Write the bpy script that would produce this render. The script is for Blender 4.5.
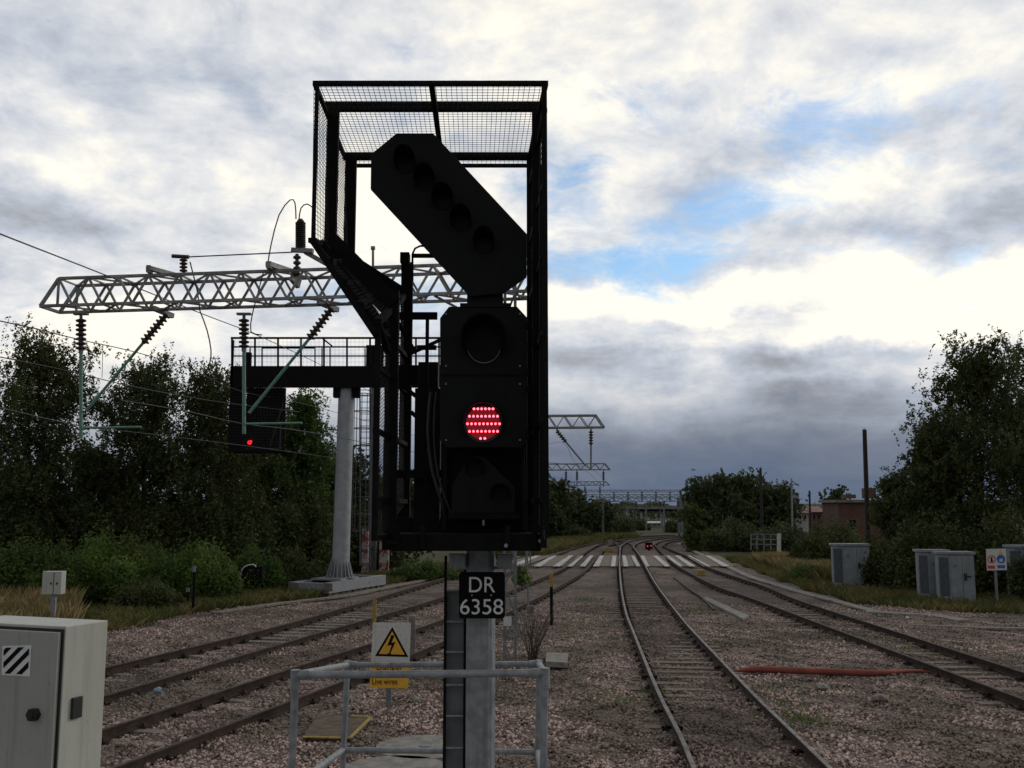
import bpy, math, random
import numpy as np
from mathutils import Vector, Matrix
R = math.radians
SC = bpy.context.scene
for o in list(bpy.data.objects): bpy.data.objects.remove(o)
COL = SC.collection
# ---------------------------------------------------------------- camera
F = 970.0; HZ = 508.0; H = 3.4
PITCH = math.atan((HZ-384)/F)
cd = bpy.data.cameras.new('camera'); cam = bpy.data.objects.new('camera', cd); COL.objects.link(cam)
cd.sensor_width = 36; cd.lens = F/1024*36; cd.clip_end = 6000; cd.clip_start = .05
cam.location = (0, 0, H); cam.rotation_euler = (math.pi/2+PITCH, 0, 0); SC.camera = cam
def ray(px, py):
    u = (px-512)/F; v = (384-py)/F; c, s = math.cos(PITCH), math.sin(PITCH)
    return Vector((u, c-s*v, s+c*v))
def P(px, py, Y):
    d = ray(px, py); t = Y/d.y; return Vector((d.x*t, Y, H+d.z*t))
def PX(px, Y): return P(px, HZ, Y).x
def G(px, py, z=-.16):
    d = ray(px, py); t = (z-H)/d.z; return Vector((d.x*t, d.y*t, z))
# ---------------------------------------------------------------- world
SUN_EL, SUN_AZ = 24, 62          # azimuth measured from +Y (view direction) towards +X
w = bpy.data.worlds.new('World'); SC.world = w; w.use_nodes = True
nt = w.node_tree; nt.nodes.clear()
def N(t, **k):
    n = nt.nodes.new(t)
    for a, b in k.items(): setattr(n, a, b)
    return n
def L(a, b): nt.links.new(a, b)
def setin(sock, v):
    if hasattr(v, 'links'): L(v, sock)
    else: sock.default_value = v
def M(op, a, b=0.0, c=None, clamp=False):
    n = N('ShaderNodeMath', operation=op, use_clamp=clamp); setin(n.inputs[0], a); setin(n.inputs[1], b)
    if c is not None: setin(n.inputs[2], c)
    return n.outputs[0]
def V(op, a, b=(0,0,0)):
    n = N('ShaderNodeVectorMath', operation=op); setin(n.inputs[0], a); setin(n.inputs[1], b)
    return n.outputs[1] if op in ('LENGTH', 'DOT_PRODUCT') else n.outputs[0]
def MIX(f, a, b):
    n = N('ShaderNodeMix', data_type='RGBA'); setin(n.inputs[0], f); setin(n.inputs[6], a); setin(n.inputs[7], b); return n.outputs[2]
def SS(x, a, b):
    n = N('ShaderNodeMapRange', interpolation_type='SMOOTHSTEP'); setin(n.inputs[0], x); n.inputs[1].default_value = a; n.inputs[2].default_value = b; return n.outputs[0]
def NOISE(vec, sc, det=8, ro=.55, dist=0):
    n = N('ShaderNodeTexNoise'); setin(n.inputs['Vector'], vec); n.inputs['Scale'].default_value = sc; n.inputs['Detail'].default_value = det
    n.inputs['Roughness'].default_value = ro; n.inputs['Distortion'].default_value = dist; return n
tc = N('ShaderNodeTexCoord'); D = tc.outputs['Generated']
sx = N('ShaderNodeSeparateXYZ'); L(D, sx.inputs[0]); dz = sx.outputs[2]
den = M('ADD', M('MAXIMUM', dz, 0.0), .26)
cp = N('ShaderNodeCombineXYZ'); L(M('DIVIDE', sx.outputs[0], den), cp.inputs[0]); L(M('DIVIDE', sx.outputs[1], den), cp.inputs[1])
pl = cp.outputs[0]
n1 = NOISE(pl, 1.15, 10, .56, .25).outputs[0]
n2 = NOISE(V('ADD', pl, (7.3, 2.1, 0)), 3.4, 8, .6, .5).outputs[0]
n3 = NOISE(V('ADD', pl, (1.3, 9.1, 0)), 9.0, 6, .62, .2).outputs[0]
warp = NOISE(D, 5.0, 6, .6)
wv = N('ShaderNodeVectorMath', operation='MULTIPLY_ADD'); L(warp.outputs[1], wv.inputs[0]); wv.inputs[1].default_value = (.12,)*3; wv.inputs[2].default_value = (-.06,)*3
DW = V('ADD', D, wv.outputs[0])
def blob(px, py, rx, ry, soft=.2):
    c = ray(px, py).normalized()
    d = V('SUBTRACT', DW, tuple(c)); d = V('MULTIPLY', d, (F/rx, .3*F/rx, F/ry))
    return SS(V('LENGTH', d), 1.25, soft)
def blobs(l):
    r = None
    for b in l:
        a = M('MULTIPLY', blob(*b[:4]), b[4]); r = a if r is None else M('MAXIMUM', r, a)
    return r
blue = blobs([(625, 258, 130, 42, 1.15), (565, 190, 70, 55, .85), (700, 225, 150, 40, .85), (810, 140, 140, 40, .62), (900, 110, 130, 50, .5), (700, 110, 160, 50, .5), (930, 250, 110, 22, .4), (430, 300, 150, 32, .75), (960, 165, 90, 20, .35), (430, 130, 120, 30, .4), (990, 335, 60, 8, .5), (620, 110, 60, 20, .4), (880, 40, 120, 18, .35), (740, 90, 60, 25, .35)])
white = blobs([(960, 290, 170, 40, 1.), (860, 330, 150, 20, 1.), (720, 300, 110, 22, .9), (840, 205, 120, 35, .8), (640, 300, 150, 22, .8), (560, 60, 200, 60, .35), (420, 215, 120, 70, .5), (90, 165, 80, 40, .35), (130, 330, 100, 40, .4), (880, 90, 120, 30, .35)])
dark = blobs([(630, 365, 110, 26, .45), (770, 350, 70, 26, .5), (830, 395, 130, 30, .55), (900, 440, 320, 52, .75), (700, 460, 330, 52, .8), (600, 492, 330, 44, 1.), (850, 490, 300, 50, 1.), (20, 215, 90, 35, .30), (950, 215, 150, 32, .25), (700, 60, 90, 40, .10), (985, 340, 120, 30, .1)])
nmix = M('ADD', M('MULTIPLY', n1, .40), M('ADD', M('MULTIPLY', n2, .34), M('MULTIPLY', n3, .26)))
# cloud brightness
br = M('ADD', M('MULTIPLY', M('MULTIPLY', M('SUBTRACT', nmix, .5), 2.2), M('ADD', .35, M('MULTIPLY', SS(dz, .02, .25), .65))), .81)
br = M('ADD', br, M('MULTIPLY', white, .42)); br = M('SUBTRACT', br, M('MULTIPLY', dark, .62))
br = M('MAXIMUM', M('MINIMUM', br, 1.25), .0)
cr = N('ShaderNodeValToRGB'); L(br, cr.inputs[0]); e = cr.color_ramp
stops = [(0, (.080, .105, .165)), (.22, (.15, .18, .245)), (.45, (.32, .335, .37)), (.65, (.485, .525, .595)), (.85, (.73, .735, .745)), (1, (.97, .925, .82))]
e.elements[0].position = 0; e.elements[0].color = (*stops[0][1], 1); e.elements[1].position = 1; e.elements[1].color = (*stops[-1][1], 1)
for p_, c_ in stops[1:-1]: q = e.elements.new(p_); q.color = (*c_, 1)
CL = cr.outputs[0]
n4 = NOISE(V('ADD', pl, (4.3, 3.1, 0)), 7.0, 7, .68, .8).outputs[0]
nfi = M('ADD', M('MULTIPLY', n1, .22), M('ADD', M('MULTIPLY', n2, .30), M('MULTIPLY', n4, .48)))
cov = SS(M('SUBTRACT', M('ADD', nfi, M('MULTIPLY', dark, .16)), M('MULTIPLY', blue, .19)), .20, .47)
sky = N('ShaderNodeTexSky', sky_type='NISHITA'); sky.sun_disc = False; sky.sun_elevation = R(SUN_EL); sky.sun_rotation = R(SUN_AZ)
sky.air_density = 1.0; sky.dust_density = .6
SKS = .1
sm = N('ShaderNodeMix', data_type='RGBA', blend_type='MULTIPLY'); sm.inputs[0].default_value = 1; L(sky.outputs[0], sm.inputs[6]); sm.inputs[7].default_value = (1.0, 1.22, 1.36, 1)
# towards the light the cloud deck is bright, behind the viewer it is heavier
back = SS(sx.outputs[1], .25, -.5)
clb = N('ShaderNodeVectorMath', operation='SCALE'); L(CL, clb.inputs[0]); front = M('MULTIPLY', SS(sx.outputs[1], -.2, .6), SS(dz, .85, .4)); L(M('ADD', 4.6, M('MULTIPLY', front, 4.6)), clb.inputs[3])
# horizon murk, blue-grey
mur = SS(dz, .16, .03)
m1 = MIX(cov, sm.outputs[2], clb.outputs[0])
m2 = MIX(M('MULTIPLY', mur, .74), m1, (.92, 1.22, 1.85, 1))
bg = N('ShaderNodeBackground'); L(m2, bg.inputs[0]); bg.inputs[1].default_value = SKS
wo = N('ShaderNodeOutputWorld'); L(bg.outputs[0], wo.inputs[0])
sl = bpy.data.lights.new('sun', 'SUN'); sl.energy = .6; sl.angle = R(14); sl.color = (1, .93, .84)
so = bpy.data.objects.new('sun', sl); COL.objects.link(so)
sd = Vector((math.sin(R(SUN_AZ))*math.cos(R(SUN_EL)), math.cos(R(SUN_AZ))*math.cos(R(SUN_EL)), math.sin(R(SUN_EL))))
so.rotation_euler = sd.to_track_quat('Z', 'Y').to_euler()
vs = SC.view_settings; vs.view_transform = 'Standard'; vs.look = 'None'; vs.exposure = .28; vs.gamma = 1; vs.use_curve_mapping = False
# ---------------------------------------------------------------- materials
MATS = {}
def mat(name, c1, c2=None, rough=.7, metal=0, scale=6, bump=0, bscale=40, emit=None, estr=0, spec=.5, attr=None, trans=0, lo=.35, hi=.65, det=5, streak=0):
    if name in MATS: return MATS[name]
    global nt
    m = bpy.data.materials.new(name); m.use_nodes = True; keep = nt; nt = m.node_tree; nt.nodes.clear()
    b = N('ShaderNodeBsdfPrincipled'); out = N('ShaderNodeOutputMaterial'); L(b.outputs[0], out.inputs[0])
    c2 = c2 or tuple(x*.75 for x in c1)
    tcn = N('ShaderNodeTexCoord').outputs['Object']
    n = NOISE(tcn, scale, det, .6).outputs[0]
    f = SS(n, lo, hi)
    colr = MIX(f, (*c1, 1), (*c2, 1))
    if streak:
        sv = NOISE(V('MULTIPLY', tcn, (22, 22, 1.1)), 1, 6, .65).outputs[0]; sp_ = NOISE(tcn, 34, 4, .7).outputs[0]
        colr = MIX(M('MULTIPLY', SS(sv, .48, .75), streak), colr, tuple(x*.45 for x in c1)+(1,)); colr = MIX(M('MULTIPLY', SS(sp_, .60, .72), streak*.8), colr, tuple(x*.4 for x in c1)+(1,))
    if attr:
        a = N('ShaderNodeAttribute', attribute_name='tint')
        hv = N('ShaderNodeHueSaturation'); L(colr, hv.inputs['Color'])
        L(M('ADD', M('MULTIPLY', a.outputs['Fac'], attr), 1-attr*.5), hv.inputs['Value'])
        L(M('ADD', M('MULTIPLY', a.outputs['Fac'], .05), .475), hv.inputs['Hue'])
        colr = hv.outputs[0]
    if name == 'ballast_stones': a2 = N('ShaderNodeAttribute', attribute_name='stain'); colr = MIX(M('MULTIPLY', a2.outputs['Fac'], .52), colr, (.062, .047, .036, 1))
    L(colr, b.inputs['Base Color']); b.inputs['Roughness'].default_value = rough; b.inputs['Metallic'].default_value = metal
    b.inputs['Specular IOR Level'].default_value = spec
    if not attr:
        L(M('ADD', M('MULTIPLY', n, .3), rough-.15, clamp=True), b.inputs['Roughness'])
    if bump:
        bn = N('ShaderNodeBump'); bn.inputs['Strength'].default_value = bump; bn.inputs['Distance'].default_value = .02
        L(NOISE(tcn, bscale, 6, .6).outputs[0], bn.inputs['Height']); L(bn.outputs[0], b.inputs['Normal'])
    if emit:
        b.inputs['Emission Color'].default_value = (*emit, 1); b.inputs['Emission Strength'].default_value = estr
    if trans:
        tr = N('ShaderNodeBsdfTranslucent'); L(colr, tr.inputs[0]); mx = N('ShaderNodeMixShader'); mx.inputs[0].default_value = trans
        L(b.outputs[0], mx.inputs[1]); L(tr.outputs[0], mx.inputs[2]); L(mx.outputs[0], out.inputs[0])
    nt = keep; MATS[name] = m; return m
black = mat('black_paint', (.006, .0064, .007), (.009, .0095, .010), .65, bump=.15, bscale=60, spec=.15, streak=.3)
blackmatt = mat('matt_black', (.006, .006, .007), rough=.9, spec=.15)
grime = mat('grimy_black_steel', (.006, .0065, .007), (.011, .0105, .010), .85, scale=9, bump=.2, spec=.1)
galv = mat('galvanised_steel', (.21, .225, .24), (.31, .325, .34), streak=0.5, rough=.55, metal=.3, scale=14, bump=.15, bscale=90)
galvd = mat('dull_galvanised', (.14, .15, .16), (.22, .23, .24), .6, .3, scale=9, bump=.15)
trussm = mat('weathered_truss_steel', (.30, .30, .30), (.16, .15, .14), streak=0.4, rough=.6, metal=.2, scale=3, bump=.1)
steelblue = mat('grey_green_cabinet', (.25, .27, .28), (.19, .21, .225), streak=0.6, rough=.6, scale=2.5, bump=.1, bscale=15)
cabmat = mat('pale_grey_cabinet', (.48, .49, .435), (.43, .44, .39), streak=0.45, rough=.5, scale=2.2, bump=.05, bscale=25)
cabshade = mat('shaded_grey_door', (.36, .365, .33), (.32, .325, .295), streak=0.45, rough=.5, scale=2.2, bump=.05, bscale=25)  # cabinet grey painted darker for the front turned away from the light
white = mat('white_paint', (.60, .60, .58), (.50, .50, .47), streak=0.35, rough=.5, scale=20)
digit = mat('white_reflective', (.72, .72, .72), (.6, .6, .6), .5, scale=20)
yellow = mat('yellow_sign', (.75, .42, .03), (.66, .36, .03), streak=0.4, rough=.5, scale=15)
yellowd = mat('dirty_yellow_paint', (.42, .29, .06), (.22, .16, .06), .8, scale=20)
greentube = mat('green_grp_tube', (.13, .29, .22), (.10, .22, .17), .5, scale=8)
porcelain = mat('brown_porcelain', (.035, .02, .018), (.05, .03, .025), .3, scale=10)
rubber = mat('black_rubber', (.018, .018, .018), rough=.6)
railm = mat('rusty_rail', (.045, .024, .015), (.022, .013, .009), .9, scale=5, bump=.3, bscale=60)
headm = mat('polished_rail_head', (.17, .145, .13), (.085, .068, .06), .55, .2, scale=4)
headr = mat('worn_rusty_head', (.05, .036, .03), (.03, .022, .018), .75, 0, scale=4)
wood = mat('old_timber_sleeper', (.20, .16, .125), (.11, .088, .07), .9, scale=9, bump=.6, bscale=30)
conc = mat('pale_concrete', (.27, .255, .225), (.17, .16, .145), .9, scale=6, bump=.4, bscale=50)
concd = mat('dirty_concrete_sleeper', (.24, .20, .17), (.13, .11, .095), .9, scale=7, bump=.5, bscale=40)
boardw = mat('worn_white_board', (.52, .51, .48), (.16, .15, .14), .8, scale=4, bump=.3, lo=.42, hi=.72)
brick = None
rust = mat('rust_brown', (.16, .06, .035), (.09, .04, .03), .85, scale=12, bump=.3)
redpipe = mat('faded_red_plastic', (.30, .055, .035), (.17, .05, .035), .8, scale=3, bump=.1, streak=.4)
bark = mat('bark', (.06, .05, .042), (.035, .03, .025), .95, scale=10, bump=.7, bscale=25)
birch = mat('pale_birch_bark', (.28, .26, .24), (.07, .06, .055), .9, scale=6, bump=.4, lo=.45, hi=.6)
leafA = mat('leaf_dark', (.085, .100, .036), (.058, .074, .026), .75, scale=.8, spec=.15, attr=.9, trans=.25)
leafB = mat('leaf_mid', (.10, .155, .038), (.065, .105, .028), .6, scale=.8, spec=.15, attr=.8, trans=.3)
leafC = mat('leaf_bright', (.145, .21, .05), (.085, .13, .035), .6, scale=.8, spec=.15, attr=.8, trans=.35)
leafD = mat('leaf_far', (.095, .118, .05), (.068, .09, .04), .7, scale=.3, spec=.15, attr=.7, trans=.2)
leafY = mat('leaf_yellow_green', (.10, .13, .04), (.07, .10, .03), .7, scale=.5, spec=.15, attr=.6, trans=.3)
drygrass = mat('dry_grass', (.32, .24, .12), (.16, .14, .06), .8, scale=.6, spec=.15, attr=.8, trans=.3)
greengrass = mat('green_grass', (.09, .11, .035), (.20, .16, .07), .8, scale=.5, spec=.15, attr=.8, trans=.3)
wirem = mat('dark_wire', (.03, .03, .032), rough=.5, metal=.5)
paleb = mat('pale_render', (.5, .5, .48), (.42, .42, .4), .8, scale=1)
# ---------------------------------------------------------------- helpers
ORG = {}
def link(o, parent=None):
    COL.objects.link(o)
    if parent is not None: o.parent = parent
    return o
def tag(o, label=None, cat=None, group=None, kind=None):
    if label: o['label'] = label
    if cat: o['category'] = cat
    if group: o['group'] = group
    if kind: o['kind'] = kind
    return o
def thing(name, label, cat, loc=(0,0,0), group=None):
    o = bpy.data.objects.new(name, None); o.empty_display_size = .1; COL.objects.link(o); o.location = loc; ORG[o.name] = Vector(loc)
    return tag(o, label, cat, group)
class MB:
    def __init__(s): s.v = []; s.f = []; s.m = []; s.sm = []; s.k = []
    def mark(s): s.k.append((len(s.v), len(s.f)))
    def add(s, vs, fs, mi=0, smooth=False):
        b = len(s.v); s.v += [tuple(v) for v in vs]; s.f += [tuple(b+i for i in f) for f in fs]; s.m += [mi]*len(fs); s.sm += [smooth]*len(fs); return s
    def box(s, a, b, mi=0, top=None):
        s.mark()
        x0, y0, z0 = (min(a[i], b[i]) for i in range(3)); x1, y1, z1 = (max(a[i], b[i]) for i in range(3))
        return s.add([(x0,y0,z0),(x1,y0,z0),(x1,y1,z0),(x0,y1,z0),(x0,y0,z1),(x1,y0,z1),(x1,y1,z1),(x0,y1,z1)],
              [(0,3,2,1),(4,5,6,7),(0,1,5,4),(1,2,6,5),(2,3,7,6),(3,0,4,7)], mi)
    def bar(s, p, q, w, h=None, mi=0, up=(0,0,1)):
        s.mark()
        p, q = Vector(p), Vector(q); h = h or w; d = (q-p)
        if d.length < 1e-6: return s
        d.normalize(); up = Vector(up)
        if abs(d.dot(up)) > .98: up = Vector((0,1,0))
        a = d.cross(up).normalized()*w/2; b = a.cross(d).normalized()*h/2
        vs = [p-a-b, p+a-b, p+a+b, p-a+b, q-a-b, q+a-b, q+a+b, q-a+b]
        return s.add(vs, [(0,1,2,3),(7,6,5,4),(0,4,5,1),(1,5,6,2),(2,6,7,3),(3,7,4,0)], mi)
    def tube(s, pts, r, n=8, mi=0, caps=True):
        s.mark()
        pts = [Vector(p) for p in pts]; k = len(pts); rs = r if isinstance(r, (list, tuple)) else [r]*k; vs = []; prev = None
        for i, p in enumerate(pts):
            d = (pts[min(i+1, k-1)]-pts[max(i-1, 0)]).normalized()
            if prev is None:
                a = d.cross(Vector((0,0,1)) if abs(d.z) < .95 else Vector((0,1,0))).normalized()
            else:
                a = (prev-d*prev.dot(d)).normalized()
            prev = a; b = d.cross(a)
            vs += [p+(a*math.cos(t)+b*math.sin(t))*rs[i] for t in (2*math.pi*j/n for j in range(n))]
        fs = [(i*n+j, i*n+(j+1)%n, (i+1)*n+(j+1)%n, (i+1)*n+j) for i in range(k-1) for j in range(n)]
        s.add(vs, fs, mi, True)
        if caps: s.add(vs[:n], [tuple(range(n))[::-1]], mi); s.add(vs[-n:], [tuple(range(n))], mi)
        return s
    def prism(s, pts, d, mi=0):      # polygon (list of Vector) extruded by vector d
        s.mark()
        n = len(pts); pts = [Vector(p) for p in pts]; d = Vector(d)
        return s.add(pts+[p+d for p in pts], [tuple(range(n)), tuple(range(2*n-1, n-1, -1))]+[(i, i+n, (i+1)%n+n, (i+1)%n) for i in range(n)], mi)
    def pbox(s, x0, y0, x1, y1, Y, dep, mi=0):
        ym = (max(0, y0)+min(768, y1))/2; a = P(x0, ym, Y); b = P(x1, ym, Y); return s.box((a.x, Y, P(x0, y1, Y).z), (b.x, Y+dep, P(x0, y0, Y).z), mi)
    def insul(s, p, q, r, n=6, mi=0):
        p, q = Vector(p), Vector(q); pts = []; rs = []
        for i in range(n):
            for f, k in ((0, .45), (.25, 1), (.55, .95), (.75, .45)):
                pts.append(p+(q-p)*((i+f)/n)); rs.append(r*k)
        pts.append(q); rs.append(r*.45)
        return s.tube(pts, rs, 10, mi)
    def each(s, name, mats, parent=None, bevel=0):
        k = s.k+[(len(s.v), len(s.f))]
        for (v0, f0), (v1, f1) in zip(k, k[1:]):
            m = MB(); m.v = s.v[v0:v1]; m.f = [tuple(i-v0 for i in f) for f in s.f[f0:f1]]; m.m = s.m[f0:f1]; m.sm = s.sm[f0:f1]; m.build(name, mats, parent, bevel)
    def build(s, name, mats, parent=None, bevel=0, label=None):
        me = bpy.data.meshes.new(name); off = ORG.get(parent.name, Vector()) if parent is not None else Vector()
        me.from_pydata([(v[0]-off.x, v[1]-off.y, v[2]-off.z) for v in s.v], [], s.f)
        for m in (mats if isinstance(mats, (list, tuple)) else [mats]): me.materials.append(m)
        me.polygons.foreach_set('material_index', s.m); me.polygons.foreach_set('use_smooth', s.sm); me.update()
        o = link(bpy.data.objects.new(name, me), parent); ORG[o.name] = off
        if bevel:
            b = o.modifiers.new('bevel', 'BEVEL'); b.width = bevel; b.segments = 2; b.limit_method = 'ANGLE'
        if label: o['label'] = label
        return o
def qmesh(name, verts, k, mats, parent=None, tint=None):
    """verts (n*k,3) array of separate k-gons"""
    n = len(verts)//k; me = bpy.data.meshes.new(name); off = ORG.get(parent.name, Vector()) if parent is not None else Vector()
    verts = np.asarray(verts, dtype=np.float32)-np.array(off, dtype=np.float32)
    me.vertices.add(len(verts)); me.vertices.foreach_set('co', verts.ravel()); me.loops.add(n*k); me.loops.foreach_set('vertex_index', np.arange(n*k, dtype=np.int32))
    me.polygons.add(n); me.polygons.foreach_set('loop_start', np.arange(0, n*k, k, dtype=np.int32)); me.polygons.foreach_set('loop_total', np.full(n, k, dtype=np.int32))
    me.update(calc_edges=True); me.materials.append(mats)
    if tint is not None:
        a = me.attributes.new('tint', 'FLOAT', 'POINT'); a.data.foreach_set('value', np.repeat(tint, k).astype(np.float32))
    o = link(bpy.data.objects.new(name, me), parent); ORG[o.name] = off; return o
def text(name, s, m, parent, centre, height, width=None, depth=.002, rot=None):
    c = bpy.data.curves.new(name, 'FONT'); c.body = s; c.size = 1; c.extrude = depth; c.align_x = 'LEFT'
    t = bpy.data.objects.new('tmp', c); COL.objects.link(t); dg = bpy.context.evaluated_depsgraph_get(); dg.update()
    me = bpy.data.meshes.new_from_object(t.evaluated_get(dg)); bpy.data.objects.remove(t); me.name = name
    v = np.array([x.co[:] for x in me.vertices]); lo, hi = v.min(0), v.max(0)
    sy = height/(hi[1]-lo[1]); sxx = width/(hi[0]-lo[0]) if width else sy
    off = ORG.get(parent.name, Vector()); rot = rot or Matrix.Identity(3)
    for q in me.vertices:
        p = Vector(((q.co.x-(lo[0]+hi[0])/2)*sxx, -q.co.z, (q.co.y-(lo[1]+hi[1])/2)*sy)); q.co = rot@p+Vector(centre)-off
    me.materials.clear(); me.materials.append(m); o = link(bpy.data.objects.new(name, me), parent); ORG[o.name] = off; return o
def crom(pts, step=1.0):
    pts = [Vector(p) for p in pts]; out = []
    q = [pts[0]*2-pts[1]]+pts+[pts[-1]*2-pts[-2]]
    for i in range(1, len(q)-2):
        n = max(2, int((q[i+1]-q[i]).length/step))
        for j in range(n):
            t = j/n; a, b, c, d = q[i-1], q[i], q[i+1], q[i+2]
            out.append(.5*((2*b)+(c-a)*t+(2*a-5*b+4*c-d)*t*t+(3*b-a-3*c+d)*t**3))
    out.append(pts[-1]); return out
rnd = random.Random(5); rg = np.random.default_rng(11)

# ================================================================= SETTING
def groundmat(name, cols, sc, bumpd, vor=0, vscale=18):
    global nt
    m = bpy.data.materials.new(name); m.use_nodes = True; keep = nt; nt = m.node_tree; nt.nodes.clear()
    b = N('ShaderNodeBsdfPrincipled'); out = N('ShaderNodeOutputMaterial'); L(b.outputs[0], out.inputs[0]); b.inputs['Roughness'].default_value = .95
    b.inputs['Specular IOR Level'].default_value = .2
    t = N('ShaderNodeTexCoord').outputs['Object']
    big = NOISE(t, sc, 6, .6).outputs[0]
    c = MIX(SS(big, .4, .6), (*cols[0], 1), (*cols[1], 1))
    c = MIX(SS(NOISE(V('ADD', t, (31, 7, 0)), sc*.37, 5, .6).outputs[0], .45, .65), c, (*cols[2], 1))
    h = NOISE(t, 30, 6, .65).outputs[0]
    if vor:
        v = N('ShaderNodeTexVoronoi'); L(t, v.inputs['Vector']); v.inputs['Scale'].default_value = vscale
        hv = N('ShaderNodeHueSaturation'); L(c, hv.inputs['Color']); ss = N('ShaderNodeSeparateXYZ'); L(v.outputs['Color'], ss.inputs[0])
        L(M('ADD', M('MULTIPLY', ss.outputs[0], 1.1), .45), hv.inputs['Value']); L(M('ADD', M('MULTIPLY', ss.outputs[1], .06), .47), hv.inputs['Hue']); c = hv.outputs[0]
        h = M('ADD', M('MULTIPLY', v.outputs['Distance'], -.9), M('ADD', M('MULTIPLY', ss.outputs[2], .6), M('MULTIPLY', h, .3)))
    else:
        hv = N('ShaderNodeHueSaturation'); L(c, hv.inputs['Color']); L(M('ADD', M('MULTIPLY', h, 1.2), .4), hv.inputs['Value']); c = hv.outputs[0]
    if vor: a2 = N('ShaderNodeAttribute', attribute_name='stain'); c = MIX(M('MULTIPLY', a2.outputs['Fac'], .52), c, (.062, .047, .036, 1))
    L(c, b.inputs['Base Color']); bn = N('ShaderNodeBump'); bn.inputs['Strength'].default_value = .9; bn.inputs['Distance'].default_value = bumpd
    L(h, bn.inputs['Height']); L(bn.outputs[0], b.inputs['Normal']); nt = keep; return m
soil = groundmat('soil_and_grass', [(.06, .06, .028), (.085, .07, .035), (.045, .05, .022)], .35, .05)
ballm = groundmat('ballast_stone', [(.145, .115, .095), (.20, .155, .135), (.10, .08, .062)], .5, .04, 1, 19)
g = MB(); S_ = 3000; xs = [-3000, -600, -150, -60, -30, 0, 30, 60, 150, 600, 3000]; ys = [-600, -100, 0, 20, 60, 120, 300, 900, 4000]
for j in range(len(ys)-1):
    for i in range(len(xs)-1):
        g.add([(xs[i], ys[j], -.3), (xs[i+1], ys[j], -.3), (xs[i+1], ys[j+1], -.3), (xs[i], ys[j+1], -.3)], [(0,1,2,3)])
tag(g.build('ground', soil), kind='structure')
# edges of the ballast bed (ground pixels)
LB = [Vector((-13.5, 4, 0)), G(-60, 668), G(105, 632), G(190, 611), G(290, 600), G(440, 575), G(520, 562), G(560, 552), G(600, 543), G(640, 537.5), G(700, 534)]
RB = [Vector((16.5, 4, 0)), G(1250, 650), G(1060, 616), G(1000, 613), G(930, 611), G(860, 603), G(800, 586), G(760, 571), G(720, 556), G(695, 548), G(680, 543), G(730, 538), G(800, 536)]
def atY(pl, Y):
    for a, b in zip(pl, pl[1:]):
        if a.y <= Y <= b.y: return a.x+(b.x-a.x)*(Y-a.y)/(b.y-a.y)
    return pl[-1].x if Y > pl[-1].y else pl[0].x
RBs = sorted(RB, key=lambda v: v.y); LBs = sorted(LB, key=lambda v: v.y)
def hb(x, y):      # ballast surface height
    return -.178+.03*math.sin(x*1.7+y*.6)*math.sin(y*1.1-x*.4)+.02*math.sin(x*.9-y*.5)+.014*math.sin(x*5.1+y*3.7)
g = MB(); Ys = [4+.5*i for i in range(100)]+[54+2*i for i in range(45)]; NX = 64; vs = []; fs = []
for Y in Ys:
    a, b = atY(LBs, Y), atY(RBs, Y); a += .25*math.sin(Y*1.3)+.15*math.sin(Y*3.1); b += .25*math.sin(Y*1.1+1)
    for i in range(NX+1):
        x = a+(b-a)*i/NX; vs.append((x, Y, hb(x, Y) if 0 < i < NX else -.31))
for j in range(len(Ys)-1):
    for i in range(NX):
        k = j*(NX+1)+i; fs.append((k, k+1, k+NX+2, k+NX+1))
g.add(vs, fs, 0, True); tag(g.build('track_bed', ballm), kind='structure')
# the platform end and its ramp down to the ballast
g = MB()
prof = [(-12, -.3), (-12, 1.6), (4.5, 1.6), (13.1, -.2), (13.1, -.3)]
g.prism([(-3.9, y, z) for y, z in prof], (4.8, 0, 0)); tag(g.build('platform', conc), kind='structure')
# hill on the horizon
g = MB(); vs = []; fs = []
for i in range(81):
    x = -900+i*25; hh = 6+2.5*math.sin(i*.13+.4)+1.2*math.sin(i*.31)
    vs += [(x, 820, -2), (x, 900, hh*.8), (x, 1000, hh), (x, 1300, -2)]
for i in range(80):
    for j in range(3): k = i*4+j; fs.append((k, k+4, k+5, k+1))
hillm = groundmat('far_hill', [(.035, .045, .045), (.045, .055, .052), (.05, .056, .05)], .02, .5)
g.add(vs, fs, 0, True); tag(g.build('hill', hillm), kind='structure')

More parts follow.
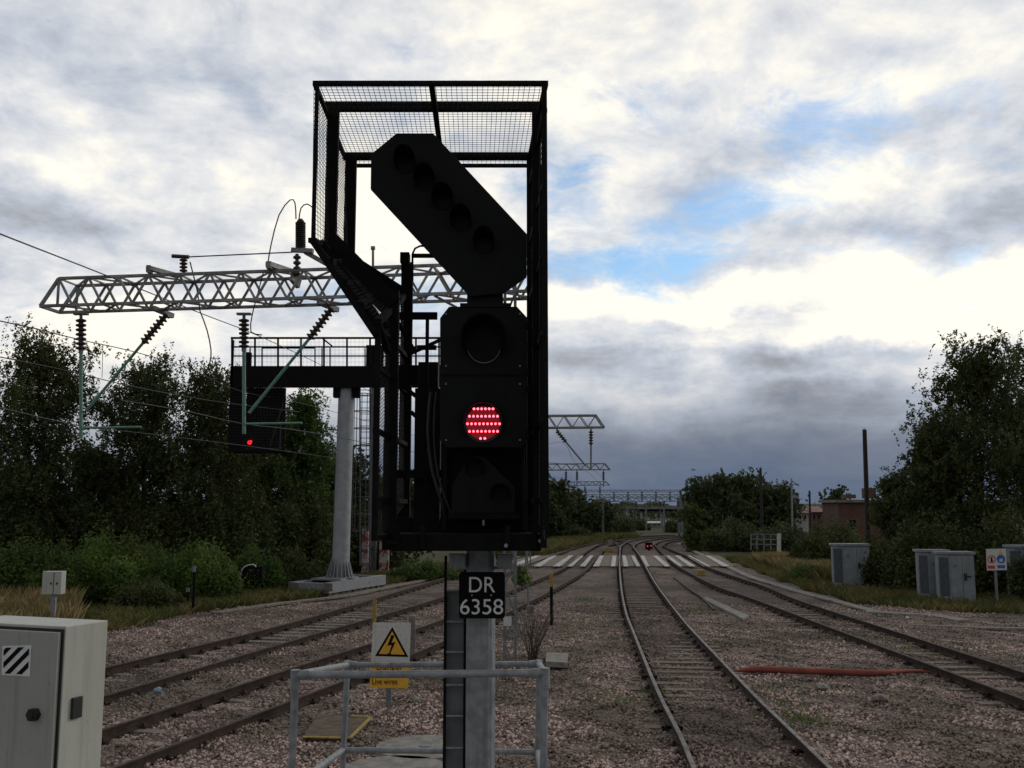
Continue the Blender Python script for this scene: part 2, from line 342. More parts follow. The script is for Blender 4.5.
# ================================================================= BALLAST STONES
def icosa():
    p = (1+5**.5)/2; v = np.array([(-1,p,0),(1,p,0),(-1,-p,0),(1,-p,0),(0,-1,p),(0,1,p),(0,-1,-p),(0,1,-p),(p,0,-1),(p,0,1),(-p,0,-1),(-p,0,1)], float)/1.9
    f = [(0,11,5),(0,5,1),(0,1,7),(0,7,10),(0,10,11),(1,5,9),(5,11,4),(11,10,2),(10,7,6),(7,1,8),(3,9,4),(3,4,2),(3,2,6),(3,6,8),(3,8,9),(4,9,5),(2,4,11),(6,2,10),(8,6,7),(9,8,1)]
    return v, np.array(f)
IV, IF = icosa()
def stones(name, cnt, region, smin, smax, m, zoff=0):
    pos = []
    while len(pos) < cnt:
        Y = 11.5+(rg.random()**1.5)*26; X = region(Y); 
        if X is None: continue
        pos.append((X, Y))
    pos = np.array(pos); n = len(pos); z = np.array([hb(x, y) for x, y in pos])+zoff
    sc = smin+(smax-smin)*rg.random((n, 1))**1.5; sc = sc*(.7+.6*rg.random((n, 3)))
    jit = IV[None]*(1+.35*(rg.random((n, 12, 1))-.5)); jit = jit*sc[:, None, :]
    a = rg.random(n)*6.28; tl = (rg.random(n)-.5)*1.6; ca, sa, ct, st = np.cos(a)[:, None], np.sin(a)[:, None], np.cos(tl)[:, None], np.sin(tl)[:, None]
    x, y, zz = jit[..., 0], jit[..., 1], jit[..., 2]; y, zz = y*ct-zz*st, y*st+zz*ct; x, y = x*ca-y*sa, x*sa+y*ca
    vv = np.stack([x+pos[:, :1], y+pos[:, 1:], zz+z[:, None]+.008], -1).reshape(-1, 3).astype(np.float32)
    ff = (IF[None]+(np.arange(n)*12)[:, None, None]).reshape(-1).astype(np.int32)
    me = bpy.data.meshes.new(name); me.vertices.add(len(vv)); me.vertices.foreach_set('co', vv.ravel()); me.loops.add(len(ff)); me.loops.foreach_set('vertex_index', ff)
    me.polygons.add(n*20); me.polygons.foreach_set('loop_start', np.arange(0, n*60, 3, dtype=np.int32)); me.polygons.foreach_set('loop_total', np.full(n*20, 3, dtype=np.int32)); me.update(calc_edges=True)
    at = me.attributes.new('tint', 'FLOAT', 'POINT'); at.data.foreach_set('value', np.repeat(rg.random(n), 12).astype(np.float32)); me.materials.append(m)
    sa = me.attributes.new('stain', 'FLOAT', 'POINT'); sa.data.foreach_set('value', np.repeat(np.array([stain(x, y) for x, y in pos])*(.6+.4*rg.random(n)), 12).astype(np.float32))
    return link(bpy.data.objects.new(name, me))
# ================================================================= TRACKS
def rail_mesh(pts, top):
    mb = MB(); prof = [(-.07, -.165), (.07, -.165), (.07, -.150), (.012, -.135), (.012, -.045), (.036, -.035), (.036, -.006), (.028, 0), (-.028, 0), (-.036, -.006), (-.036, -.035), (-.012, -.045), (-.012, -.135), (-.07, -.15)]
    n = len(prof); vs = []
    for i, p in enumerate(pts):
        d = (pts[min(i+1, len(pts)-1)]-pts[max(i-1, 0)]).normalized(); s = Vector((d.y, -d.x, 0))
        vs += [p+s*a+Vector((0, 0, b)) for a, b in prof]
    for i in range(len(pts)-1):
        for j in range(n):
            k = (j+1) % n; mb.v; f = (i*n+j, i*n+k, (i+1)*n+k, (i+1)*n+j); mb.f.append(f); mb.m.append(1 if j in (6, 7, 8) else 0); mb.sm.append(False)
    mb.v = [tuple(v) for v in vs]; mb.f.append(tuple(range(n))); mb.m.append(0); mb.sm.append(False)
    return mb
LINES = []
def stain(x, y):
    v = 0
    for k, (a, b) in enumerate(LINES):
        xa, xb = np.interp(y, *a), np.interp(y, *b); d = abs(x-(xa+xb)/2)/max(.5, abs(xb-xa)/2); v = max(v, (1 if k == 0 else .75)*min(1, max(0, (1.35-d)/.5)))
    return v
def gp(l): return [G(x, y, 0) for x, y in l]
def ext(pts, Y0):
    a, b = pts[0], pts[1]; d = (a-b); d = d/abs(d.y); k = a.y-Y0
    return [a+d*k]+pts if k > .5 else pts
def track(label, lp, rp, headmat, slmat, nsep, slw=2.5, y0=5, every=.68, bury=.0, ymax=200):
    lp = crom(ext(gp(lp), y0), .8); rp = crom(ext(gp(rp), y0), .8)
    t = thing('railway_track', label, 'railway track', (lp[0].x, lp[0].y, -.16)); LINES.append(((np.array([p.y for p in lp]), np.array([p.x for p in lp])), (np.array([p.y for p in rp]), np.array([p.x for p in rp]))))
    rail_mesh(lp, 1).build('rail', [railm, headmat], t); rail_mesh(rp, 1).build('rail', [railm, headmat], t)
    # sleepers follow the middle line
    def near(pl, p): return min(pl, key=lambda q: (q-p).length)
    mid = [(p+near(rp, p))/2 for p in lp]; acc = 0; spots = []
    for a, b in zip(mid, mid[1:]):
        l = (b-a).length
        while acc < l and l > 1e-5:
            p = a+(b-a)*acc/l; spots.append((p, (b-a)/l)); acc += every
        acc -= l
    far = MB(); cnt = 0
    for p, d in spots:
        if p.y > ymax: continue
        s = Vector((d.y, -d.x, 0)); r = rnd.uniform(-.015, .015); zt = -.166+rnd.uniform(-.012, .008)-bury
        hl = slw/2*rnd.uniform(.96, 1.04); o2 = s*rnd.uniform(-.05, .05)+d*rnd.uniform(-.03, .03)
        mb = far if (cnt >= nsep or p.y < 10.5) else MB()
        c = p+o2; mb.bar(Vector((c.x, c.y, zt-.06))-s*hl+d*r, Vector((c.x, c.y, zt-.06))+s*hl-d*r, .25, .12)
        for q in (near(lp, p), near(rp, p)):       # rail chairs
            mb.bar(Vector((q.x, q.y, -.150))-s*.17, Vector((q.x, q.y, -.150))+s*.17, .17, .03, 1)
            for e_ in (-1, 1): mb.bar(Vector((q.x, q.y, -.15))+s*.11*e_-d*.03, Vector((q.x, q.y, -.09))+s*.085*e_-d*.03, .05, .05, 1)
        if mb is not far: mb.build('sleeper', [slmat, railm], t, bevel=0); cnt += 1
    if far.v: tag(far.build('sleepers', [slmat, railm], t), kind='stuff')
    return t, spots
C_l = [(694.2,768),(680,734),(663.8,703),(649,670),(632,628),(626.3,613),(622,593),(620.2,576),(619.6,563),(620.2,549.5),(622,545),(628,541.3),(638,538.9),(652.5,537.4),(671,536),(692,535)]
C_r = [(831,768),(780,719),(763,703),(741.3,681),(715,653.6),(687,624),(668,600.3),(655,582),(646,566.5),(639.5,554.8),(634,547),(635.5,543.8),(643,540.8),(656,538.7),(674,537),(694,535.8)]
track('centre track with shiny rail heads curving past the red signal', C_l, C_r, headm, wood, 46, bury=.014)
L2_l = [(99,730),(300,665),(440,620),(520,586),(559,570),(574,560),(590,549),(603,543.2),(625,539)]
L2_r = [(110,768),(291,700),(440,642),(532,600),(579,574),(591,564),(600,554),(608,546),(628,540.5)]
track('left track nearest the railed signal post', L2_l, L2_r, mat('dull_rail_head', (.085,.065,.055), (.045,.032,.027), .7, 0, scale=4, spec=.25), concd, 60, bury=.01)
L1_l = [(104,667.5),(300,620),(440,579),(500,562),(545,550.5),(580,542),(610,538),(640,536),(676,534.6)]
L1_r = [(102,696),(300,638),(440,597.5),(505,573),(548,557),(584,545),(614,540),(642,537.5),(678,535.5)]
track('left track farthest from the signal beside the verge', L1_l, L1_r, headr, concd, 60, bury=.008)
R_l = [(1024,699),(892,650),(760,601),(715,585),(682,568),(667,557),(657,547),(655.5,543.5),(663,540.5),(684,537.6)]
R_r = [(1024,672),(911,636),(799,600),(762,585),(711,568),(690,557),(667,547.5),(664,544.5),(670,541.6),(690,538.8)]
track('right track passing behind the red pipe', R_l, R_r, MATS['dull_rail_head'], wood, 60, bury=.014)

me_ = bpy.data.objects['track_bed'].data; sa = me_.attributes.new('stain', 'FLOAT', 'POINT'); sa.data.foreach_set('value', [stain(v.co.x, v.co.y) for v in me_.vertices])
stm = mat('ballast_stones', (.38, .275, .245), (.165, .126, .10), .9, scale=.33, attr=1.7, lo=.44, hi=.56)
def inview(Y):
    X = (rg.random()-.5)*2*.60*Y
    if X < atY(LBs, Y)+.1 or X > atY(RBs, Y)-.1: return None
    return X
tag(stones('ballast_stones', 120000, inview, .012, .032, stm), 'loose pinkish grey ballast stones spread between and around the tracks', 'ballast', kind='stuff')

t = thing('railway_turnout', 'curved crossover rails joining the centre track to the left track', 'turnout', G(612, 543))
for q in ([(619.9,550),(618.8,546.5),(615,543.2),(607,541.6),(596,541.6),(584,543.2)], [(634.4,548.5),(631,544.2),(624,541.2),(612,539.8),(598,539.9),(586,541)]): rail_mesh([p-Vector((0, 0, .004)) for p in crom(gp(q), .8)], 1).build('rail', [railm, MATS['dull_rail_head']], t)
# ================================================================= FOOT CROSSING (barrow boards)
def cr_w(px, py): return G(px, py, -.02)
t = thing('foot_crossing', 'row of worn white boards crossing all the tracks', 'crossing', G(600, 561))
g = MB()
for a, b in ((500, 557), (561, 563), (598, 618), (621, 634.5), (647, 670), (678, 690), (705, 735)):
    p, q = G(a, 566, -.09), G(b, 566, -.09); r, s = G(b-(b-625)*.14, 555.5, -.09), G(a-(a-625)*.14, 555.5, -.09)
    g.prism([p, q, r, s], (0, 0, -.12))
g.build('deck', wood, t)
# (bottom-left x, bottom-right x, top-left x, top-right x)
for bl, br_, tl, tr in ((507,517,534,541),(533,541,551,557),(552,560.5,568,574),(566,573,578,584),(579,586,589,594),(592,600,599,604.5),(610,616,612,617),(623,629.5,621.5,626),(635.5,641,630.5,635),(644.5,650,640,644.5),
        (664,671,652,658),(677,684,663,670),(688,697,674,680),(703,712,685,691),(722,731,704,711)):
    g = MB(); z = -.035; y1, y0 = 566, 555.5; e_ = (br_-bl)*.13; bl, br_, tl, tr = bl+e_, br_-e_, tl+e_*.8, tr-e_*.8
    g.prism([G(bl, y1, z), G(br_, y1, z), G(tr, y0, z), G(tl, y0, z)], (0, 0, -.05)); g.build('white_board', boardw, t)

# ================================================================= MAIN SIGNAL
Y0 = 6.45
SG = G(481, 768); base = Vector((P(481, 700, 6.7).x, 6.75, 1.6-.2*(6.75-4.5)))
sig = thing('railway_signal', 'tall black railway signal in a mesh cage showing one red light', 'signal', base)
# post
a = P(466, 700, 6.6); b = P(494, 700, 6.6); pw = b.x-a.x; cx = (a.x+b.x)/2
ztop = P(481, 545, 6.6).z; zb = base.z-.1
g = MB(); hw = pw/2*.95; ch = .022; ang = R(9)
oc = [(-hw+ch, -hw), (hw-ch, -hw), (hw, -hw+ch), (hw, hw-ch), (hw-ch, hw), (-hw+ch, hw), (-hw, hw-ch), (-hw, -hw+ch)]
oc = [(x*math.cos(ang)+y*math.sin(ang), -x*math.sin(ang)+y*math.cos(ang)) for x, y in oc]
g.prism([(cx+x, 6.72+y, zb) for x, y in oc][::-1], (0, 0, ztop-zb)); g.build('post', galv, sig)
g = MB(); g.pbox(449, 554, 465.5, 569, 6.58, .16); g.pbox(497, 554, 512.5, 569, 6.58, .16); g.pbox(462, 566, 500, 569.5, 6.66, .12)
g.each('mounting_bracket', galv, sig, bevel=.004)
# ladder with blanking plate
lad = MB(); lad.pbox(443.5, 556, 446, 800, 6.75, .05); lad.pbox(463.5, 556, 466, 800, 6.75, .05); lo_ = lad.build('ladder', grime, sig)
g = MB()
for yy in (590.5, 621.5, 652, 685, 716, 748, 780): g.tube([P(446.1, yy, 6.76), P(463.4, yy, 6.76)], .0085, 8)
g.build('rung', galv, lo_)
g = MB(); g.pbox(446.1, 590, 463.4, 800, 6.80, .008); g.build('climbing_guard', mat('dark_grey_sheet', (.19, .20, .205), rough=.8, metal=.2), lo_)
# number plate
zp = 6.46; g = MB(); x0, x1, y0, y1 = 459, 505, 572, 618.5; rr = 3.2; pts = []
for cxx, cyy, a0 in ((x1-rr, y0+rr, -90), (x1-rr, y1-rr, 0), (x0+rr, y1-rr, 90), (x0+rr, y0+rr, 180)):
    for k in range(5): t_ = R(a0+k*22.5); pts.append(P(cxx+rr*math.cos(t_), cyy+rr*math.sin(t_), zp))
g.prism(pts, (0, .012, 0)); pl_ = g.build('number_plate', blackmatt, sig)
def pt(name, s, x0, x1, y0, y1, Y, m, par):
    c = P((x0+x1)/2, (y0+y1)/2, Y-.003); text(name, s, m, par, c, (P(0, y0, Y)-P(0, y1, Y)).z, (PX(x1, Y)-PX(x0, Y)))
pt('lettering', 'DR', 469.3, 495, 577, 592.2, zp, digit, pl_); pt('lettering', '6358', 460.4, 502.8, 599, 614.4, zp, digit, pl_)
g = MB()
for xx in (472, 491): c = P(xx, 595.2, zp); g.tube([c+Vector((0, -.004, 0)), c+Vector((0, .001, 0))], .006, 10)
g.each('bolt', galv, pl_)
# base tray
g = MB(); g.pbox(391, 534, 541, 551, 6.2, .62); g.pbox(384, 518, 540, 534.5, 6.75, .05); g.pbox(386, 541, 398, 545, 6.15, .8)
for xx in (394, 420, 505, 532): g.pbox(xx, 526, xx+5, 549, 6.17, .03)
g.build('base_tray', grime, sig, bevel=.004)
g = MB()
for xx, yy in ((506, 545.5), (540, 541)): c = P(xx, yy, 6.17); g.tube([c+Vector((0, -.02, 0)), c+Vector((0, .02, 0))], .0125, 8)
g.each('bolt', galv, sig)
# backboard structure behind the heads
g = MB(); g.pbox(441, 380, 527, 536, 6.62, .06); g.pbox(443, 447, 447, 530, 6.5, .1); g.pbox(521, 447, 525, 530, 6.5, .1)
g.pbox(414, 388, 440, 532, 6.7, .18); g.pbox(418, 362, 438, 390, 6.72, .12); g.each('equipment_case', black, sig, bevel=.005)
# main head
def poly(pts, Y): return [P(x, y, Y) for x, y in pts]
YH = 6.3
g = MB(); g.prism(poly([(440, 318), (449, 306.5), (517, 306.5), (527.5, 318), (527.5, 440), (521, 447.5), (446, 447.5), (440, 440)], YH), (0, .02, 0))
head = g.build('signal_head', black, sig, bevel=.004)
g = MB(); g.pbox(446, 312, 521, 444, YH+.022, .2); g.build('head_case', black, head, bevel=.01)
# rim and hinge line for texture
g = MB(); g.pbox(441, 374, 527, 375.6, YH-.006, .006); g.build('seam', grime, head)
def hood(px, py, rpx, Y, length, par, r2=None, open_bottom=True):
    c = P(px, py, Y); r = rpx/F*Y; mb = MB(); n = 28; vs = []; a0, a1 = (R(-38), R(218)) if open_bottom else (0, 2*math.pi)
    for j in range(n+1):
        t_ = a0+(a1-a0)*j/n; k = max(.25, .5+.5*math.sin(t_)) if open_bottom else 1
        ln = length*k
        for rr_, yy in ((r, 0), (r, -ln), (r*.93, -ln), (r*.93, 0)): vs.append((c.x+math.cos(t_)*rr_, c.y+yy, c.z+math.sin(t_)*rr_))
    fs = [(j*4+k, j*4+k+1, (j+1)*4+k+1, (j+1)*4+k) for j in range(n) for k in range(3)]
    mb.add(vs, fs, 0, False); return mb.build('hood', blackmatt, par)
def disc(name, px, py, rpx, Y, m, par, th=.006, n=32):
    c = P(px, py, Y); r = rpx/F*Y; return MB().tube([c, c+Vector((0, th, 0))], r, n).build(name, m, par)
glass = mat('dark_lens_glass', (.004, .0045, .005), rough=.5, spec=.12)
gl = disc('lens', 484, 344, 19, YH-.010, glass, head); hood(484, 341, 23, YH-.0, .22, head)
c = P(484, 347, YH-.014); g = MB(); rr = 16.5/F*YH
g.tube([c+Vector((math.cos(R(a))*rr, -.01, math.sin(R(a))*rr)) for a in range(195, 350, 8)], .003, 6); g.build('lens_rim', galvd, gl)
ra = disc('red_aspect', 483, 423, 19.5, YH-.008, mat('aspect_face', (.012, .002, .003), rough=.4), head)
led = mat('red_led', (.9, .05, .08), rough=.3, emit=(1, .065, .10), estr=6.5)
ledn = 0
glow = mat('red_led_diffuser', (.02, .002, .003), rough=.4, emit=(1, .004, .02), estr=.12)
disc('diffuser', 483, 423, 16.8, YH-.011, glow, ra, .002)
for row, (yy, xa, xb, n) in enumerate(((408.8, 474, 493, 6), (416.2, 469.5, 497.5, 8), (423.8, 467.5, 499.5, 9), (431.3, 469.5, 497.5, 8), (438.4, 480.5, 484.8, 2))):
    for k in range(n):
        xx = xa+(xb-xa)*k/(n-1); c = P(xx, yy, YH-.015); MB().tube([c, c+Vector((0, .004, 0))], .0078, 8).build('led', led, ra); ledn += 1
hood(483, 423, 21, YH-.0, .10, head)
g = MB()
for yy in (322, 368, 386, 432): g.pbox(525.5, yy, 529.5, yy+6, YH-.012, .03)
g.each('hinge', grime, head)
g = MB()
for xx, yy in ((446, 314), (520, 314), (446, 440), (520, 440), (446, 366), (520, 366), (446, 384), (520, 384)): c = P(xx, yy, YH); g.tube([c+Vector((0, -.008, 0)), c], .007, 8)
g.each('bolt', galvd, head)
g = MB(); c0 = [P(431, 392, 6.5), P(428, 430, 6.45), P(432, 470, 6.45), P(441, 500, 6.45), P(446, 520, 6.5)]; g.tube(crom(c0, .1), .011, 8); g.tube(crom([P(436, 392, 6.5), P(434, 430, 6.44), P(438, 476, 6.44), P(452, 516, 6.45)], .1), .008, 8); g.each('cable', rubber, sig)
# neck and junction indicator
g = MB(); g.pbox(467, 294, 503, 307, YH+.03, .14); g.pbox(460, 303, 511, 308, YH+.0, .2); g.build('neck', black, sig)
fe = [(371, 154), (396, 133.5), (433, 133), (527, 234), (526.5, 277), (503, 293.5), (470, 296.5), (370.5, 189)]
g = MB(); g.prism(poly(fe, YH), (0, .025, 0)); ji = g.build('junction_indicator', black, sig, bevel=.004)
cx_ = sum(x for x, y in fe)/8; cy_ = sum(y for x, y in fe)/8
g = MB(); g.prism([P(cx_+(x-cx_)*.9, cy_+(y-cy_)*.9, YH+.03) for x, y in fe], (0, .12, 0)); g.build('case', black, ji)
for px_, py_ in ((405.5, 163), (425, 181), (443, 200), (461, 221), (484, 243)):
    disc('lens', px_+.5, py_+1, 9, YH-.008, glass, ji); hood(px_, py_, 11, YH, .17, ji)
# subsidiary (position light) signal
g = MB(); g.prism(poly([(451, 513.5), (452.5, 484), (468, 459), (475, 456), (484, 457), (514, 487), (515, 513.5)], 6.36), (0, .14, 0)); sb = g.build('subsidiary_signal', black, sig, bevel=.004)
for xx, yy in ((475, 468), (500, 494)): disc('lens', xx, yy, 8, 6.352, glass, sb); hood(xx, yy-.5, 9.8, 6.358, .1, sb)
g = MB(); g.pbox(448, 513.5, 520, 519, 6.34, .2); g.pbox(457, 447.5, 460, 458, 6.4, .05); g.pbox(503, 447.5, 506, 458, 6.4, .05); g.each('subsidiary_bracket', grime, sig)
c = P(483.5, 520, 6.3); g = MB(); g.tube([c, c+Vector((0, 0, -.035))], .007, 8); g.each('bolt', galvd, sig)
# cage
YF, YM, YB = 5.9, 6.45, 7.25
zT = P(0+430, 82, YF).z
frame = MB()
def fb(x0, y0, x1, y1, Y, dep=.05): frame.pbox(x0, y0, x1, y1, Y, dep)
fb(313, 80.5, 548, 84.5, YF, .03)                 # front top
fb(325, 101.5, 541, 109.5, YM, .05)               # middle top
fb(342.5, 152, 534, 158.5, YB, .05); fb(354, 163.5, 528, 166.5, YB+.3, .03)
fb(313, 84.6, 316.5, 240, YF, .03); fb(325.5, 109.6, 337, 246, YM, .05); fb(344, 158.6, 355, 262, YB, .05)   # left posts
fb(542.5, 84.6, 548, 530, YF, .03); fb(532.5, 109.6, 541.5, 545, YM, .06); fb(527, 158.6, 534.5, 520, YB, .05)   # right posts
fb(540, 165, 546, 548, YF+.2, .12); fb(533, 160, 541, 530, YM+.35, .05); fb(527, 300, 540, 540, YM+.5, .04)
frame.bar(P(314.5, 83, YF), P(344, 155, YB), .025, .03); frame.bar(P(546, 83, YF), P(530, 155, YB), .03, .03); frame.bar(P(431.5, 84, YF+.03), P(441, 154, YB), .035, .03)
# sloping lower left
frame.bar(P(312, 240, YF), P(376, 335, YF), .05, .04); frame.bar(P(329, 243, YM), P(391, 306, YM), .05, .16); frame.bar(P(348, 260, YB), P(404, 296, YB), .05, .11); frame.bar(P(318, 243, YF+.25), P(384, 330, YF+.25), .03, .08); frame.bar(P(336, 252, YM+.35), P(398, 304, YM+.35), .03, .08); frame.bar(P(330, 262, YF), P(352, 262, YB), .04, .04); frame.bar(P(360, 306, YF), P(384, 286, YB), .05, .05)
frame.bar(P(312, 240, YF), P(349, 262, YB), .05, .03); frame.bar(P(345, 282, YF), P(380, 285, YB), .03, .03); frame.bar(P(378, 322, YF), P(404, 296, YB), .04, .04)
frame.bar(P(378, 322, YF), P(388, 352, YF+.2), .04, .03)
# vertical lower left
fb(373, 325, 379, 541, YF, .03); fb(384, 290, 397, 550, YM, .06); fb(399.5, 262, 411, 520, YB, .06)
for yy in (322, 365, 430, 500, 538): frame.bar(P(375, yy, YF), P(406, 508+(yy-508)*YF/YB, YB), .03, .03)
for yy in (110, 180, 250, 330, 420, 500): frame.bar(P(545, yy, YF), P(531, 508+(yy-508)*YF/YB, YB), .03, .03)
frame.build('cage_frame', grime, sig)
# misc brackets
g = MB(); g.pbox(399, 312, 437, 318.5, 6.7, .05); g.pbox(409, 252, 400, 262, 7.1, .1); g.bar(P(403, 256, 7.0), P(412, 276, 7.0), .02, .02); g.bar(P(395, 318, 6.6), P(415, 352, 6.6), .02, .03)
g.pbox(424.5, 318.5, 428, 505, 6.55, .02); g.pbox(396, 365, 441, 384, 6.95, .06); g.pbox(396, 470, 441, 478, 6.6, .05); g.bar(P(411, 412, 6.9), P(420, 420, 6.9), .03, .03); g.bar(P(408, 355, 7.0), P(440, 340, 6.8), .02, .02)
g.bar(P(400, 384, 6.9), P(417, 397, 6.9), .03, .03); g.pbox(417, 345, 436, 349, 6.7, .05); g.each('support_bracket', grime, sig)
g = MB(); Yh = 7.0; pts = [P(412.5, 281, Yh), P(412.5, 254, Yh), P(415, 248.5, Yh), P(420, 246, Yh), P(432, 246, Yh)]
g.tube(pts, .008, 8); g.pbox(412.5, 253.5, 434, 257, Yh, .03); g.build('guard_hoop', grime, sig)
# mesh infill: real wires
mesh = MB()
def wiregrid(A, B, C_, D_, nu, nv, r=.0022):     # A->B is u, A->D is v (A,B,C_,D_ corners)
    A, B, C_, D_ = map(Vector, (A, B, C_, D_))
    for i in range(nu+1): t_ = i/nu; mesh.tube([A.lerp(B, t_), D_.lerp(C_, t_)], r, 3, caps=False)
    for i in range(nv+1): t_ = i/nv; mesh.tube([A.lerp(D_, t_), B.lerp(C_, t_)], r, 3, caps=False)
wiregrid(P(314, 84, YF), P(546, 84, YF), P(532, 157, YB), P(345, 157, YB), 44, 30)
wiregrid(P(314, 84, YF), P(345, 157, YB), P(349, 262, YB), P(312, 240, YF), 26, 34, .0020)
wiregrid(P(546, 84, YF), P(532, 157, YB), P(531, 500, YB), P(545, 540, YF), 26, 70, .0020)
wiregrid(P(312, 240, YF), P(349, 262, YB), P(404, 296, YB), P(378, 322, YF), 24, 24, .0020)
wiregrid(P(377, 322, YF), P(404, 296, YB), P(404, 505, YB), P(377, 540, YF), 26, 60, .0020)
wiregrid(P(355, 158.5, YB), P(527, 158.5, YB), P(527, 165, YB), P(355, 165, YB), 38, 2, .0020)
mesh.build('cage_mesh', mat('mesh_wire', (.015, .015, .016), rough=.7, spec=.2), sig)

# ================================================================= TUBE RAILING round the signal
rl = thing('handrail', 'galvanised tube handrail boxed round the signal post', 'railing', (P(420, 700, 6.3).x, 6.3, 1.2))
A_, B_, C_, D_ = P(295.5, 675, 6.3), P(545, 673, 6.3), P(539, 664, 8.3), P(347.5, 665, 8.3); rr = .024
g = MB(); g.tube([A_, B_], rr, 12); g.tube([D_, C_], rr, 12); g.tube([A_, D_], rr, 12); g.tube([B_, C_], rr, 12); g.build('top_rail', galv, rl)
A2, B2, C2, D2 = P(292, 788, 6.3), P(544, 788, 6.3), P(538, 752, 8.3), P(343, 750, 8.3)
g = MB(); g.tube([A2, D2], rr, 12); g.tube([D2, C2], rr, 12); g.tube([C2, B2], rr, 12); g.build('lower_rail', galv, rl)
for p, q in ((A_, P(291, 790, 6.3)), (B_, P(543, 790, 6.3)), (C_, P(537.5, 780, 8.3)), (D_, P(342, 780, 8.3))):
    zz = 1.6-.2*(p.y-4.5)-.02; d = (q-p); k = (zz-p.z)/d.z; e_ = p+d*k
    g = MB(); g.tube([p, e_], rr, 12); po = g.build('railing_post', galv, rl)
    g = MB(); g.tube([p+Vector((0, 0, .032)), p-Vector((0, 0, .09))], rr*1.28, 12); g.tube([e_, e_+Vector((0, 0, .02))], .06, 12)
    inx = Vector((1, 0, 0)) if p.x < -.3 else Vector((-1, 0, 0)); g.tube([p, p+inx*.08], rr*1.28, 12)
    m_ = {0: A2, 1: B2, 2: C2, 3: D2}[[A_, B_, C_, D_].index(p)]; g.tube([m_+Vector((0, 0, .05)), m_-Vector((0, 0, .05))], rr*1.28, 12)
    g.each('clamp_fitting', galv, po)

# ================================================================= FOREGROUND CABINET
Dc = 4.3; fr = P(66, 626.5, Dc); ang = R(20); U = Vector((-math.cos(ang), math.sin(ang), 0)); Wv = Vector((math.sin(ang), math.cos(ang), 0)); Z = Vector((0, 0, 1))
CW, CD, CH = .62, .25, fr.z-1.62
ct = thing('equipment_cabinet', 'pale grey metal cabinet with striped sticker at platform edge', 'cabinet', fr+U*CW/2+Wv*CD/2-Z*CH)
def cbox(mb, u0, u1, w0, w1, z0, z1):
    return mb.prism([fr+U*u+Wv*w_+Z*z0 for u, w_ in ((u0, w0), (u1, w0), (u1, w1), (u0, w1))], Z*(z1-z0))
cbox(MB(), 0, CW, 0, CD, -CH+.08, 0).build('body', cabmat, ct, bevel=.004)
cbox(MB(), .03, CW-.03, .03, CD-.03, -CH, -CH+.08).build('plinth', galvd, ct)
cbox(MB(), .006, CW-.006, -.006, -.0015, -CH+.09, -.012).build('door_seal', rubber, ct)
door = cbox(MB(), .016, CW-.016, -.024, -.0065, -CH+.1, -.024).build('door', cabshade, ct, bevel=.003)
# position on the front from pixels
def onfront(px, py, off=-.0245):
    d = ray(px, py); o = Vector((0, 0, H)); n = Wv; k = ((fr+Wv*off)-o).dot(n)/d.dot(n); return o+d*k
q0, q1, q2, q3 = onfront(2.5, 646), onfront(31.5, 645), onfront(30, 676.5), onfront(2, 675)
MB().prism([q0, q1, q2, q3], -Wv*.0015).build('warning_sticker', digit, door)
def lerp2(u, v): return q0.lerp(q1, u).lerp(q3.lerp(q2, u), v)
g = MB(); lo2, hi2 = .06, .94
for k in range(4):       # diagonal stripes clipped to the square
    c0 = .30+k*.42; wd = .20; poly_ = []
    def clip(pts, f):
        out = []
        for i in range(len(pts)):
            a, b = pts[i], pts[(i+1) % len(pts)]; fa, fb_ = f(a), f(b)
            if fa >= 0: out.append(a)
            if (fa >= 0) != (fb_ >= 0): t_ = fa/(fa-fb_); out.append((a[0]+(b[0]-a[0])*t_, a[1]+(b[1]-a[1])*t_))
        return out
    sq = [(lo2, lo2), (hi2, lo2), (hi2, hi2), (lo2, hi2)]
    sq = clip(sq, lambda p: p[0]+p[1]-(c0-wd/2)); sq = clip(sq, lambda p: (c0+wd/2)-p[0]-p[1]) if sq else sq
    if len(sq) >= 3: g.prism([lerp2(*p)-Wv*.0020 for p in sq], -Wv*.0008)
g.build('stripes', blackmatt, door)
c = onfront(36, 714); g = MB(); g.tube([c, c-Wv*.03], .028, 6); g.tube([c-Wv*.03, c-Wv*.036], .016, 8); g.build('knob', rubber, door)
Us = -U; sp = fr+Wv*CD*.32-Z*(P(66, 626.5, Dc).z-P(66, 711, Dc).z-.0); g = MB()
g.prism([sp+Wv*a+Z*b_ for a, b_ in ((-.028, -.045), (.028, -.045), (.028, .045), (-.028, .045))], Us*.014); g.build('side_latch', rubber, ct, bevel=.003)

